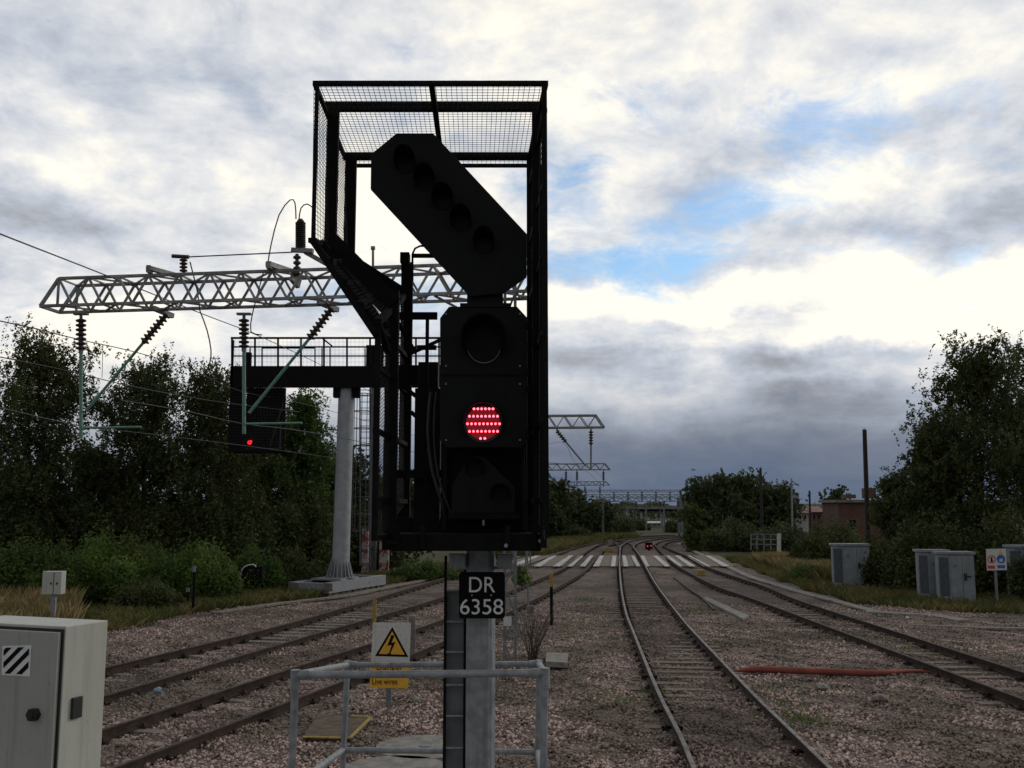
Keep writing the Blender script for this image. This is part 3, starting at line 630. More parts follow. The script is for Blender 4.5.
# ================================================================= DANGER SIGN
D1 = 16.6; bs = G(388, 708)
t = thing('warning_sign', 'white and yellow lightning warning sign seen through the handrail', 'sign', (bs.x, bs.y, -.16)); D1 = bs.y
MB().prism(poly([(373, 622.5), (411, 623), (409.5, 662), (371, 660.5)], D1), (0, .01, 0)).build('sign_panel', white, t)
bp = MB().prism(poly([(371, 660.7), (409.5, 662.2), (408, 688.5), (369.5, 687.5)], D1), (0, .01, 0)).build('yellow_panel', yellow, t)
tri = [(392.3, 627), (408.3, 657), (375, 656)]; cg = (391.8, 646.5)
tb = MB().prism(poly(tri, D1-.004), (0, .003, 0)).build('triangle_border', blackmatt, t)
MB().prism(poly([(cg[0]+(x-cg[0])*.78, cg[1]+(y-cg[1])*.78) for x, y in tri], D1-.007), (0, .002, 0)).build('triangle', yellow, tb)
MB().prism(poly([(391.5, 635), (387.2, 645.8), (391.6, 645), (389, 653.5), (387.4, 652.4), (388.6, 655.8), (391.6, 653.4), (390.4, 653.2), (395.5, 642), (391.4, 642.8), (394.4, 635.6)], D1-.010), (0, .002, 0)).build('lightning_flash', blackmatt, tb)
pt('lettering', 'Danger', 377, 403, 665, 671.5, D1, blackmatt, bp); pt('lettering', 'Live wires', 372.5, 397, 678.5, 684.5, D1, blackmatt, bp)
g = MB(); g.pbox(386, 650, 391.5, 709, D1+.02, .06); g.build('post', galvd, t)

# ================================================================= CANTILEVER TRUSS (overhead line)
def truss(mb, A, B, wd, ht, npan, ch=.06, dg=.04, nose=0, noseR=0):
    A, B = Vector(A), Vector(B); d = (B-A).normalized(); bk = Vector((-d.y, d.x, 0)).normalized()*wd
    if bk.y < 0: bk = -bk
    dn = Vector((0, 0, -ht)); Lr = (B-A).length
    for o_ in (Vector(), bk): mb.bar(A+o_, B+o_, ch); mb.bar(A+o_+dn-d*nose, B+o_+dn+d*noseR, ch)
    for i in range(npan):
        p, q = A.lerp(B, i/npan), A.lerp(B, (i+1)/npan); m_ = (p+q)/2
        for o_ in (Vector(), bk):
            mb.bar(p+o_, m_+o_+dn, dg); mb.bar(m_+o_+dn, q+o_, dg)
        mb.bar(p, q+bk, dg*.8) if i % 2 else mb.bar(p+bk, q, dg*.8)
        mb.bar(p+dn, q+bk+dn, dg*.8) if i % 2 == 0 else mb.bar(p+bk+dn, q+dn, dg*.8)
        mb.bar(m_+dn, m_+dn+bk, dg*.8); mb.bar(p, p+bk, dg*.8)
    for o_ in (Vector(), bk):
        if nose: mb.bar(A+o_, A+o_+dn-d*nose, ch)
        if noseR: mb.bar(B+o_, B+o_+dn+d*noseR, ch)
    if nose: mb.bar(A+dn-d*nose, A+dn-d*nose+bk, ch); mb.bar(A, A+dn, dg); mb.bar(A+bk, A+bk+dn, dg)
    if noseR: mb.bar(B+dn+d*noseR, B+dn+d*noseR+bk, ch)
    mb.bar(B, B+bk, ch)
    return d, bk
def lattice_mast(mb, x, y, z0, z1, wd):
    for sx_ in (-1, 1):
        for sy_ in (-1, 1): mb.bar((x+sx_*wd/2, y+sy_*wd/2, z0), (x+sx_*wd/2, y+sy_*wd/2, z1), .07)
    n = int((z1-z0)/.6)
    for i in range(n):
        a, b = z0+(z1-z0)*i/n, z0+(z1-z0)*(i+1)/n; s_ = 1 if i % 2 else -1
        for sy_ in (-1, 1): mb.bar((x-s_*wd/2, y+sy_*wd/2, a), (x+s_*wd/2, y+sy_*wd/2, b), .03)
        for sx_ in (-1, 1): mb.bar((x+sx_*wd/2, y-s_*wd/2, a), (x+sx_*wd/2, y+s_*wd/2, b), .03)
A_, B_ = P(59, 278.5, 23.4), P(533, 262, 21.8); mx = P(510, 600, 22.2)
t = thing('overhead_line_gantry', 'nearest pale lattice boom of the overhead line with insulators and green tubes', 'overhead line gantry', (mx.x, 22.2, -.2))
g = MB(); d, bk = truss(g, A_, B_, .8, .68, 15, .07, .05, nose=.45); g.build('boom', trussm, t)
g = MB(); lattice_mast(g, mx.x, 22.5, -.25, B_.z+.05, .24); g.bar((mx.x, 22.5, B_.z-1.6), B_+Vector((-2.3, .4, -.7)), .05); g.build('mast', galvd, t)
MB().pbox(503.5, 616.5, 511.5, 626, 22.3, .01).build('mast_plate', white, t)
def drop(xv, ya, yb, yc, xd0, yd0, xd1, yd1, xe, ye, xr, yr, Y):
    g = MB(); g.insul(P(xv, ya, Y), P(xv, yb, Y), .13, 7); g.insul(P(xd0, yd0, Y), P(xd1, yd1, Y), .12, 8); g.each('insulator', porcelain, t)
    g = MB(); g.tube([P(xv, yb, Y), P(xv, yc, Y)], .045, 8); g.tube([P(xd1, yd1, Y), P(xe, ye, Y)], .038, 8); g.tube([P(xv, yr, Y), P(xr, yr-1, Y)], .028, 8); g.each('green_tube', greentube, t)
    g = MB(); g.tube([P(xv, ya-6, Y), P(xv, ya, Y)], .04, 8); g.bar(P(xd0-14, yd0-6, Y-.1), P(xd0+6, yd0+2, Y+.5), .09, .12); g.bar(P(xv-7, ya-5, Y), P(xv+7, ya-5, Y), .12, .05)
    g.tube([P(xv, yb, Y)+Vector((0, 0, .06)), P(xv, yb, Y)+Vector((0, 0, -.06))], .06, 8); g.each('tube_clamp', galvd, t)
drop(81, 319, 351, 438, 167, 314, 143, 343, 86, 411, 141, 428, 23.7)
drop(244, 319, 349, 434, 332, 308, 309, 339, 249, 413, 302, 424, 23.1)
g = MB(); g.insul(P(183.5, 272, 23.2), P(183.5, 258, 23.2), .10, 4); g.tube([P(172, 256, 23.2), P(189, 257, 23.2)], .05, 8); g.each('insulator', porcelain, t)
g = MB(); g.insul(P(297, 276, 22.6), P(297, 254, 22.6), .095, 4); g.each('insulator', porcelain, t)
g = MB(); g.insul(P(300.5, 249, 22.6), P(300.5, 222, 22.6), .13, 14); g.tube([P(300.5, 222, 22.6), P(300.5, 219, 22.6)], [.1, .05], 10); g.build('surge_arrester', rubber, t)
g = MB(); g.bar(P(148, 268, 22.9), P(178, 276, 23.8), .14, .10); g.bar(P(268, 264, 22.4), P(292, 272, 23.4), .14, .12); g.bar(P(292, 250, 22.6), P(313, 251, 22.5), .12, .1); g.bar(P(305, 252, 22.6), P(330, 266, 22.6), .1, .1); g.bar(P(292, 276, 22.6), P(299, 284, 22.9), .1, .25)
g.pbox(146, 265, 150, 272, 22.9, .2); g.pbox(266, 261, 271, 268, 22.4, .2); g.tube([P(373, 270, 22.4), P(373, 248, 22.4)], .03, 6); g.tube([P(371, 248, 22.4), P(375, 248, 22.4)], .05, 6)
g.each('boom_bracket', trussm, t)
def wire(label, pts, r=.012, sag=True, grp='overhead wires strung along the tracks'):
    pts = crom([P(*p) for p in pts], 1.0); return tag(MB().tube(pts, r, 5).build('overhead_wire', wirem), label, 'wire', grp)
g = MB()
for pts in ([(186, 257, 23.1), (297, 252, 22.6)], [(268, 263, 22.5), (271, 245, 22.5), (279, 215, 22.6), (290, 200, 22.6), (295, 203, 22.6), (296, 219, 22.6)], [(299, 219, 22.6), (301, 208, 22.6), (307, 204, 22.6), (313, 208, 22.5)],
            [(200, 311, 23), (207, 330, 23), (211, 350, 23), (210, 362, 23), (207, 370, 23)], [(264, 270, 22.8), (256, 300, 23), (252, 316, 23), (251, 332, 23), (262, 335, 23)], [(190, 262, 23.2), (197, 290, 23.1), (200, 311, 23)]):
    g.tube(crom([P(*p) for p in pts], .3), .016, 6)
g.build('jumper_wire', wirem, t)
wire('feeder wire dropping from the upper left across the boom', [(-60, 210, 15), (0, 234, 17), (105, 275, 22.6), (200, 313, 29), (270, 341, 38), (340, 375, 60), (420, 420, 85)], .016)
wire('catenary wire passing left of the tree tops', [(-60, 308, 14.5), (0, 321, 17), (41, 330, 20), (81, 340, 23.6), (135, 352, 27), (190, 369, 31), (244, 392, 38), (320, 408, 52), (430, 440, 80), (520, 466, 100)], .013)
wire('thin wire below the catenary over the far left track', [(-60, 345, 14), (0, 357, 17), (68, 371, 20), (140, 388, 25), (220, 402, 33), (300, 412, 44)], .011)
wire('contact wire touching the foot of both green tubes', [(-60, 396, 15), (0, 408, 18), (81, 426, 23.7), (140, 433, 27), (223, 443, 31), (320, 456, 42), (430, 472, 70), (540, 487, 100)], .012)
wire('contact wire leaving the second green tube', [(120, 400, 17), (190, 412, 20), (244, 424, 23.1), (320, 434, 28), (430, 455, 50), (560, 478, 95)], .012)
wire('high wire beyond the signal over the distant tracks', [(546, 444, 45), (565, 444, 59), (575, 462, 80), (590, 474, 99), (602, 486, 135)], .012)
wire('low contact wire beyond the signal over the distant tracks', [(546, 462, 48), (588, 468, 60), (603, 478, 99), (612, 490, 135)], .012)
tag(wire('dropper wire between catenary and contact wire by the first tree', [(103, 344.5, 24.7), (102, 378, 24.7)], .008), group='overhead wires strung along the tracks')

# far cantilever gantries
def far_gantry(label, x0, x1, yt, yb, Y, xm, drops, slope=1.0):
    A, B = P(x0, yt+slope, Y), P(x1, yt, Y); ht = A.z-P(x0, yb, Y).z
    t = thing('overhead_line_gantry', label, 'overhead line gantry', (PX(xm, Y), Y, -.2))
    g = MB(); truss(g, A, B, .8, ht, max(6, int((B-A).length/.9)), .085, .055, noseR=.5); g.build('boom', trussm, t)
    X = PX(xm, Y); g = MB(); lattice_mast(g, X, Y+.4, -.25, A.z, .3); g.build('mast', galvd, t)
    g = MB(); g2 = MB()
    for (xa, ya, xb, yb_, xc, yc) in drops: g.insul(P(xa, ya, Y), P(xb, yb_, Y), .15, 5); g2.tube([P(xb, yb_, Y), P(xc, yc, Y)], .06, 6); g2.tube([P(xa, ya-3, Y), P(xa, ya, Y)], .06, 6)
    g.each('insulator', porcelain, t); g2.each('tube', galvd, t)
far_gantry('lattice boom poking out right of the cage at red light height', 470, 596, 415, 428, 60, 528, [(591, 431, 591, 445, 591, 470), (557, 431, 566, 442, 586, 466), (500, 431, 500, 445, 500, 470)])
far_gantry('smaller lattice boom below and behind the first distant one', 480, 605, 463.5, 470.5, 98, 540, [(566, 472, 566, 480, 566, 487), (577, 472, 577, 480, 577, 487), (603.5, 472, 603.5, 480, 603.5, 487), (548, 473, 551, 478, 558, 486)])
far_gantry('faint third lattice boom in the distance above the left trees', 500, 606, 481.5, 486, 135, 556, [(585, 487, 585, 492, 585, 499), (600, 487, 600, 492, 600, 499)])
def portal(label, x0, x1, yt, yb, Y, ms):
    t = thing('overhead_line_portal', label, 'overhead line portal', (PX(x1, Y), Y, -.2), 'portals over the distant tracks')
    A, B = P(x0, yt, Y), P(x1, yt, Y); g = MB(); truss(g, A, B, .6, (P(0, yt, Y)-P(0, yb, Y)).z, int((B-A).length/.9), .07, .045); g.build('boom', trussm, t)
    for xm in ms: g = MB(); X = PX(xm, Y); lattice_mast(g, X, Y+.3, -.25, A.z, .2); g.bar((X, Y, -.2), (X, Y, A.z), .16, .16); g.build('mast', galvd, t)
    g = MB()
    for xx in range(int(x0)+12, int(x1)-4, 14): g.insul(P(xx, yb, Y), P(xx, yb+5, Y), .16, 3)
    g.each('insulator', porcelain, t)
portal('lattice portal on grey masts across the distant tracks', 596, 686, 498, 501.5, 112, (603, 679, 684.5))
portal('faint upper portal in front of the dark cloud', 560, 682, 490, 492, 150, (562, 681))
portal('long portal beyond the first one reaching into the left trees', 560, 690, 494.5, 497, 132, (575, 683))
portal('low far portal just above the distant bridge', 620, 690, 506, 508.5, 170, (628, 688))
for xx, Y in ((646, 160), (664, 150), (627, 190)):
    X = PX(xx, Y); t = thing('overhead_line_mast', 'thin grey mast standing by the far tracks', 'mast', (X, Y, -.3), 'thin masts by the far tracks')
    g = MB(); g.bar((X, Y, -.3), (X, Y, P(xx, 505, Y).z), .2, .2); g.build('pole', galvd, t); g = MB(); g.bar((X, Y-.2, P(xx, 508, Y).z), (X+1.6, Y-.2, P(xx, 507, Y).z), .12, .12); g.build('arm', galvd, t)

# ================================================================= SIGNAL GANTRY (left middle distance)
YG = 40.5; cb = G(326, 595.5, -.2)
t = thing('signal_gantry', 'black walkway signal gantry on a thick tapered grey column', 'signal gantry', (PX(345, YG), YG, -.2))
dl = (G(383, 586, -.2)-cb).normalized(); ln = (G(383, 586, -.2)-cb).length; dw = Vector((-dl.y, dl.x, 0)); wd_ = (P(326, 590, cb.y)-P(293, 590, cb.y)).length*1.2
zt = P(326, 583, cb.y).z; g = MB()
for k in (0, 1):
    s_ = cb+dw*(wd_-.0)*k; g.bar(Vector((s_.x, s_.y, (zt-.12)/2)), Vector((s_.x, s_.y, (zt-.12)/2))+dl*ln, .28, zt+.12)
for k in (0, .5, 1): s_ = cb+dl*(.15+(ln-.3)*k); g.bar(Vector((s_.x, s_.y, (zt-.12)/2))+dw*.14, Vector((s_.x, s_.y, (zt-.12)/2))+dw*(wd_-.14), .22, zt+.08)
s_ = cb+dl*ln*.42+dw*wd_/2; g.bar(Vector((s_.x, s_.y, zt+.03))-dl*.8, Vector((s_.x, s_.y, zt+.03))+dl*.8, wd_*.9, .08); g.build('base_frame', galv, t)
g = MB()
for k in (-.1, wd_-.05): s_ = cb+dw*k-dl*.04; g.bar(Vector((s_.x, s_.y, zt*.45)), Vector((s_.x, s_.y, zt*.45))+dl*.03, .4, zt*1.05)
for k in range(9): s_ = cb+dl*(.3+k*.55); g.bar(Vector((s_.x, s_.y, -.12))-dw*.05, Vector((s_.x, s_.y, -.12))+dw*(wd_+.05), .3, .24)
g.build('timber_packing', wood, t)
cp_ = Vector((PX(345.5, s_.y), (cb+dl*ln*.42+dw*wd_/2).y, 0)); yc = cp_.y; cp_.x = PX(343.5, yc)
ztop = P(345, 386, yc).z; g = MB(); g.tube([(cp_.x-.10, yc, zt+.07), (cp_.x-.06, yc, zt+1.2), (cp_.x+.02, yc, ztop)], [.40, .38, .35], 32); col_ = g.build('column', mat('pale_galvanised', (.33, .35, .365), (.27, .285, .30), .6, .1, scale=3, streak=.3, bump=.05), t)
g = MB()
for k in range(20):
    a = 2*math.pi*k/20; u = Vector((math.cos(a), math.sin(a), 0)); c0 = Vector((cp_.x-.10, yc, zt+.07)); n_ = Vector((-u.y, u.x, 0))*.015
    g.prism([c0+u*.37+n_, c0+u*.66+n_, c0+u*.60+n_+Z*.1, c0+u*.38+n_+Z*.85], -n_*2)
g.tube([(cp_.x-.10, yc, zt+.065), (cp_.x-.10, yc, zt+.1)], .68, 32); g.build('gusset', galv, col_)
g = MB(); g.pbox(333, 386, 340, 397, yc-.3, .5); g.pbox(352, 386, 359, 397, yc-.3, .5); g.each('column_bracket', grime, t)
YW = yc-.5
g = MB(); g.pbox(231, 366, 470, 387.5, YW, .12); g.pbox(231, 366, 470, 387.5, YW+1.0, .12); g.pbox(231, 368, 470, 371, YW+.12, .88)
for xx in range(236, 470, 14): g.pbox(xx, 371.2, xx+1.5, 385, YW+.12, .88)
g.build('walkway_beam', grime, t)
g = MB()
for off in (0, 1.0):
    for xx in range(232, 470, 23): g.bar(P(xx, 366, YW+off), P(xx, 338, YW+off), .075)
    for yy in (338, 347, 356): g.bar(P(231, yy, YW+off), P(470, yy, YW+off), .085 if yy == 338 else .06)
for xx in (250, 262, 315, 322, 330, 365): g.bar(P(xx, 366, YW+.5), P(xx, 348, YW+.5), .05)
g.bar(P(262, 348, YW+.5), P(315, 348, YW+.5), .06); g.bar(P(322, 338, YW+.1), P(332, 346, YW+.9), .05); g.pbox(366, 345, 383, 366, YW+.4, .3); g.pbox(244, 352, 250, 368, YW+.4, .3)
g.build('walkway_railing', grime, t)
g = MB()
for i in range(60): xx = 231+i*4; g.tube([P(xx, 338, YW), P(xx, 366, YW)], .005, 3, caps=False)
for i in range(8): g.tube([P(231, 338+i*4, YW), P(470, 338+i*4, YW)], .005, 3, caps=False)
g.build('walkway_mesh', wirem, t)
g = MB(); g.pbox(230, 340, 232, 452, YW, .06); g.pbox(283, 388, 285, 452, YW, .06); g.pbox(230, 449, 285, 452, YW, .9); g.pbox(246, 388, 283, 447, YW+.5, .1); g.pbox(230, 388, 245, 449, YW+1.0, .05)
g.pbox(230, 366, 246, 388, YW+.02, .08); g.build('signal_cage', grime, t)
g = MB(); g.pbox(241, 431, 259, 448, YW+.2, .3); g.pbox(251, 422, 280, 448, YW+.25, .25); hd = g.build('signal_head', black, t)
g = MB(); c = P(249.5, 442.5, YW+.17); g.tube([c, c+Vector((0, .03, 0))], .10, 9); g.tube([c+Vector((.07, 0, .05)), c+Vector((.07, .03, .05))], .055, 7); g.build('red_light', mat('far_red_light', (.6, .02, .02), emit=(1, .02, .03), estr=1.0), hd)
g = MB()
for xx in range(234, 284, 3): g.tube([P(xx, 388, YW), P(xx, 450, YW)], .008, 3, caps=False)
for yy in range(388, 451, 3): g.tube([P(231, yy, YW), P(284, yy, YW)], .008, 3, caps=False)
g.bar(P(278, 388, YW+.7), P(262, 425, YW+.7), .06); g.bar(P(284, 400, YW+.1), P(270, 447, YW+.1), .06); g.build('cage_mesh', wirem, t)
YL = yc+1.2; g = MB()
for xx in (360, 370): g.bar(P(xx, 388, YL), P(xx, 566, YL), .06)
for i in range(30): yy = 390+i*6; g.bar(P(360, yy, YL), P(370, yy, YL), .03)
for i in range(9):
    z_ = P(364, 395+i*17, YL).z; x_ = P(364.5, 400, YL).x; g.tube([(x_+math.cos(a)*.4, YL-.35+math.sin(a)*.4, z_) for a in [k*2*math.pi/12 for k in range(13)]], .02, 4)
for a in (200, 235, 270, 305, 340): x_ = P(364.5, 400, YL).x; g.bar((x_+math.cos(R(a))*.4, YL-.35+math.sin(R(a))*.4, P(0, 395, YL).z), (x_+math.cos(R(a))*.4, YL-.35+math.sin(R(a))*.4, P(0, 531, YL).z), .03)
g.build('access_ladder', mat('dull_ladder', (.07, .075, .08), rough=.7), t)
# posts below it
c = G(373, 573); t = thing('steel_mast', 'grey steel mast between two peeling red and white posts', 'mast', c)
g = MB(); g.pbox(369, 386, 370.5, 575, c.y, .22); g.pbox(376, 386, 377.5, 575, c.y, .22); g.pbox(370.5, 386, 376, 575, c.y+.1, .02); g.build('pole', galvd, t); g = MB(); g.pbox(367, 571, 380, 575.5, c.y-.1, .5); g.build('footing', conc, t)
def peel(): 
    return mat('peeling_red_white_paint', (.42, .38, .35), (.20, .05, .035), .8, scale=1.8, bump=.3, lo=.46, hi=.54)
for xa, xb, yt, lb in ((361.5, 368, 528, 'left of two old posts with peeling red and white paint'), (379, 388.5, 540, 'right of two old posts with peeling red and white paint')):
    c = G((xa+xb)/2, 575, -.2); t = thing('painted_post', lb, 'post', c); g = MB(); g.pbox(xa, yt, xb, 576, c.y, .3); g.build('shaft', peel(), t, bevel=.02); g = MB(); g.pbox(xa-.6, yt-1.5, xb+.6, yt, c.y-.04, .38); g.build('cap', rust, t)

# ================================================================= LINESIDE CABINETS (right)
def loc_cab(x0, x1, yt, yb, label, side):
    c = G((x0+x1)/2, yb, -.25); Y = c.y; a, b = P(x0, yb, Y), P(x1, yt, Y); W_ = b.x-a.x; Hh = b.z+.25
    t = thing('lineside_cabinet', label, 'cabinet', (c.x, Y, -.25), 'grey lineside cabinets')
    x0w, x1w = a.x+.2, b.x-.06; sp_ = x0w+W_*.2
    g = MB(); g.prism([(sp_, Y, -.2), (x1w, Y, -.2), (x1w+.05, Y+.7, -.2), (x0w+.05, Y+.7, -.2), (x0w, Y+.35, -.2)], (0, 0, Hh-.17)); bd = g.build('body', steelblue, t)
    g = MB(); g.prism([(sp_-.03, Y-.06, Hh-.36), (x1w+.05, Y-.06, Hh-.36), (x1w+.1, Y+.75, Hh-.36), (x0w-.03, Y+.75, Hh-.36), (x0w-.05, Y+.33, Hh-.36)], (0, 0, .10)); g.build('roof', steelblue, t, bevel=.01)
    md = (sp_+x1w)/2; zt_ = Hh-.42
    for u0, u1 in ((sp_+.04, md-.01), (md+.01, x1w-.04)):
        g = MB(); g.box((u0, Y-.03, -.1), (u1, Y-.004, zt_)); dr = g.build('door', steelblue, t, bevel=.006)
        for k in range(5): pass
        if u0 > md-.1:
            g = MB(); g.box((u0+.04, Y-.07, zt_*.5-.12), (u0+.13, Y-.032, zt_*.5+.14)); g.box((u0+.13, Y-.055, zt_*.5), (u0+.3, Y-.035, zt_*.5+.05)); g.build('handle', rubber, dr)
        else:
            g = MB(); g.box((u0+.1, Y-.04, zt_*.72), (u0+.24, Y-.031, zt_*.80)); g.build('label_plate', galvd, dr)
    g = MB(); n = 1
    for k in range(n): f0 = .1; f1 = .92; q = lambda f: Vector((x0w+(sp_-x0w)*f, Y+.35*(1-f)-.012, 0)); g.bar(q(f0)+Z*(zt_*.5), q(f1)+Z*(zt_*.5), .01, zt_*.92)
    g.build('side_panel', mat('dark_side_panel', (.06, .07, .085), (.045, .055, .065), .6), t)  # dark panel on the angled side, deeper in tone than the doors
    g = MB(); g.box((x0w-.05, Y-.05, -.3), (x1w+.1, Y+.8, -.19)); g.build('plinth', conc, t)
loc_cab(832, 870.5, 543.5, 590, 'squat grey cabinet standing alone left of the pair', 0)
loc_cab(918.5, 950, 549.5, 602, 'grey cabinet half hidden at the back of the pair', 0)
loc_cab(938.5, 975, 551.5, 605, 'grey cabinet with black handle at the front of the pair', 0)
loc_cab(1011, 1052, 545, 603, 'grey cabinet cut off by the right edge behind the safety sign', 0)
# small cable posts etc
c = G(52, 641, -.25); t = thing('control_box', 'small pale box on a steel post in dry grass', 'box', c); Y = c.y
g = MB(); g.pbox(42, 571.5, 61, 594.5, Y, .3); bx = g.build('box', cabmat, t, bevel=.01); g = MB(); g.pbox(49.5, 594.5, 54, 642, Y+.08, .1); g.build('post', galv, t)
g = MB()
for xx, yy in ((50, 582.5), (56, 582.5)): g.pbox(xx, yy, xx+1.6, yy+2, Y-.01, .01)
g.each('keyhole', rubber, bx)
g = MB(); g.pbox(53.2, 572.5, 53.7, 594, Y-.006, .006); g.build('door_seam', rubber, bx)
# safety sign
c = G(997, 607, -.25); Y = c.y; t = thing('safety_sign', 'white safety sign with red and blue circles on a post', 'sign', c)
g = MB(); g.pbox(995.6, 570, 998, 608, Y+.03, .06); g.build('post', galvd, t)
sp2 = MB().prism(poly([(986, 549), (1006, 548.5), (1007, 570), (987, 570.5)], Y), (0, .01, 0)).build('sign_panel', white, t)
def ring(mb, px, py, r0, r1, Y, n=24):
    pts = [(P(px+math.cos(k*2*math.pi/n)*r0, py+math.sin(k*2*math.pi/n)*r0, Y), P(px+math.cos(k*2*math.pi/n)*r1, py+math.sin(k*2*math.pi/n)*r1, Y)) for k in range(n)]
    mb.add([q for p in pts for q in p], [(2*k, 2*k+1, (2*k+3) % (2*n), (2*k+2) % (2*n)) for k in range(n)])
red = mat('sign_red', (.6, .04, .03), rough=.5); blue_ = mat('sign_blue', (.03, .12, .45), rough=.5)
g = MB(); ring(g, 991.6, 559.3, 3.1, 4.1, Y-.004); g.bar(P(989, 556.8, Y-.004), P(994.2, 561.8, Y-.004), .003, .035, up=(0, 1, 0)); g.build('prohibition_ring', red, sp2)
MB().prism(poly([(991, 557), (992.5, 557), (992.7, 562), (990.6, 562)], Y-.003), (0, .001, 0)).build('figure', blackmatt, sp2)
bd = disc('mandatory_disc', 1001, 559, 4.2, Y-.006, blue_, sp2, .004); MB().prism(poly([(999.4, 559), (1002.8, 558.5), (1002.4, 561.5), (999.6, 561.8)], Y-.010), (0, .002, 0)).build('figure', white, bd)
g = MB(); g.pbox(988, 565.5, 995, 568.8, Y-.004, .003); g.build('caption_bar', red, sp2); g = MB(); g.pbox(997.5, 565, 1005, 568.3, Y-.004, .003); g.build('caption_bar', blue_, sp2)
MB().prism(poly([(1000.5, 550.5), (1003, 554.3), (998.2, 554.5)], Y-.004), (0, .003, 0)).build('hazard_triangle', yellow, sp2)

# ================================================================= POLES
def pole(label, x0, yt, x1, yb, Y, r, m=bark, arms=None):
    a, b = P(x0, yt, Y), P(x1, yb, Y); b.z = -.3; t = thing('utility_pole', label, 'pole', b)
    g = MB(); g.tube([b, a.lerp(b, .5), a], [r, r*.93, r*.82], 10); g.build('pole', m, t); g = MB(); g.tube([a, a+Z*.08], [r*.9, r*.3], 10); g.build('cap', galvd, t)
    if arms: g = MB(); [g.bar(P(*p, Y), P(*q, Y), .08) for p, q in arms]; g.build('arm', galv, t)
dkwood = mat('creosoted_pole', (.025, .02, .018), (.04, .032, .028), .9, scale=8, bump=.4)
pole('tall dark leaning pole rising above the brick building', 864.5, 430, 868.5, 560, 52, .14, dkwood)
pole('slim dark pole above the middle trees', 760.5, 468, 762, 545, 85, .13, dkwood)
pole('short dark pole left of the brick building', 809.5, 491, 810.5, 545, 80, .1, dkwood)
pole('pale mast with small cross arms behind the scrub', 791.5, 479, 792.5, 545, 88, .09, galv, [((788, 486), (799, 484)), ((792, 481), (799, 486))])
pole('thin grey post between the near tracks', 527, 548, 528.5, 615, G(528.5, 612).y, .035, galvd)
# marker stakes
def stake(label, x, yt, ym, yb, w_, ctop, cbot=None):
    c = G(x, yb, -.2); t = thing('marker_post', label, 'post', c); g = MB(); g.pbox(x-w_/2, ym, x+w_/2, yb+1, c.y, .05); g.build('shaft', cbot or galvd, t); g = MB(); g.pbox(x-w_/2-.3, yt, x+w_/2+.3, ym, c.y-.01, .07); g.build('top', ctop, t)
stake('dark stake with yellow top beside the left track', 551.5, 573, 587, 626, 3, yellowd, grime)
stake('yellow stake beyond the lightning sign', 374.2, 600, 622, 632, 3.2, yellowd, yellowd)
stake('short concrete post right of the lightning sign', 412, 616, 620, 660, 6, conc, concd)
stake('dark thin post at the foot of the left scrub', 193.5, 566, 572, 612, 2.4, galvd, grime)
stake('small stub post left of the thin dark post', 170, 592, 596, 606, 2.6, galvd, grime)
stake('small stub post right of the green bush', 187.5, 588, 592, 606, 2.6, galvd, grime)
stake('white topped peg right of the painted posts', 413, 564.5, 568.5, 576, 3, white, concd)
stake('white topped peg left of the signal tray bracket', 422.5, 563.5, 567.5, 575, 3, white, concd)
stake('low grey peg nearest the painted posts', 395, 568, 571, 578, 2.6, galvd, concd)

# ================================================================= TRACKSIDE BITS
# red pipe
pts = crom([G(735, 671, -.10), G(760, 669.5, -.08), G(820, 671.5, -.07), G(870, 673, -.08), G(915, 671, -.11), G(932, 673, -.17)], .03)
pts = [p+Vector((0, .015*math.sin(i*.11), 0)) for i, p in enumerate(pts)]
tag(MB().tube(pts, [(.018+.052*min(1, i/15, (len(pts)-1-i)/60+.1))*(1+.05*math.sin(i*2.1)) for i in range(len(pts))], 12).build('pipe', redpipe), 'faded red plastic pipe lying on the ballast', 'pipe')
pts = crom([G(640, 667, -.11), G(690, 669, -.13), G(735, 671, -.12), G(770, 668.5, -.09)], .3); tag(MB().tube(pts, .014, 6).build('cable', rust), 'thin rusty cable running under the rail to the red pipe', 'cable')
def slab(name, label, cat, quad, th, m, z=-.1, bev=.008):
    return tag(MB().prism([G(x, y, z) for x, y in quad], (0, 0, -th)).build(name, m, bevel=bev), label, cat)
slab('timber_plank', 'pale weathered plank lying right of the centre track', 'plank', [(702, 598), (707, 596.5), (749, 615.5), (743, 618.5)], .08, conc, -.09)
pts = crom([G(674, 577, -.09), G(690, 589, -.09), (G(702, 597, -.08)), G(714, 609, -.1)], .5); tag(rail_mesh(pts, 1).build('scrap_rail', [railm, headr]), 'rusty length of scrap rail beside the plank', 'rail')
slab('concrete_block', 'small pale concrete slab by the bare twigs', 'slab', [(545.5, 661.5), (567, 662.5), (568, 653), (546, 652)], .12, conc, .0)
slab('access_hatch', 'brown ground hatch with yellow edges near the handrail', 'hatch', [(303, 737), (350, 738), (371, 717), (318, 714)], .1, mat('rusty_brown_plate', (.12, .085, .055), (.07, .05, .035), .9, scale=6, bump=.3), -.085)
hatch = bpy.data.objects['access_hatch']
g = MB()
for a, b in (((303, 737), (350, 738)), ((350, 738), (371, 717)), ((371, 717), (350, 716))): g.bar(G(*a, -.078), G(*b, -.078), .05, .02)
g.each('yellow_edge', yellowd, hatch)
def cover(label, px, py, rx, z=-.06):
    c = G(px, py, z); r = rx/F*c.y; t = thing('manhole_cover', label, 'cover', (c.x, c.y, -.17)); MB().tube([c-Z*.12, c], r, 36).build('slab', conc, t, bevel=.01); MB().tube([c, c+Z*.012], r*.12, 12).build('lifting_eye', galvd, t)
cover('round pale concrete cover beyond the lower handrail', 425, 746, 47, -.07)
cover('round concrete cover at the bottom edge behind the handrail', 395, 769, 52, -.07)
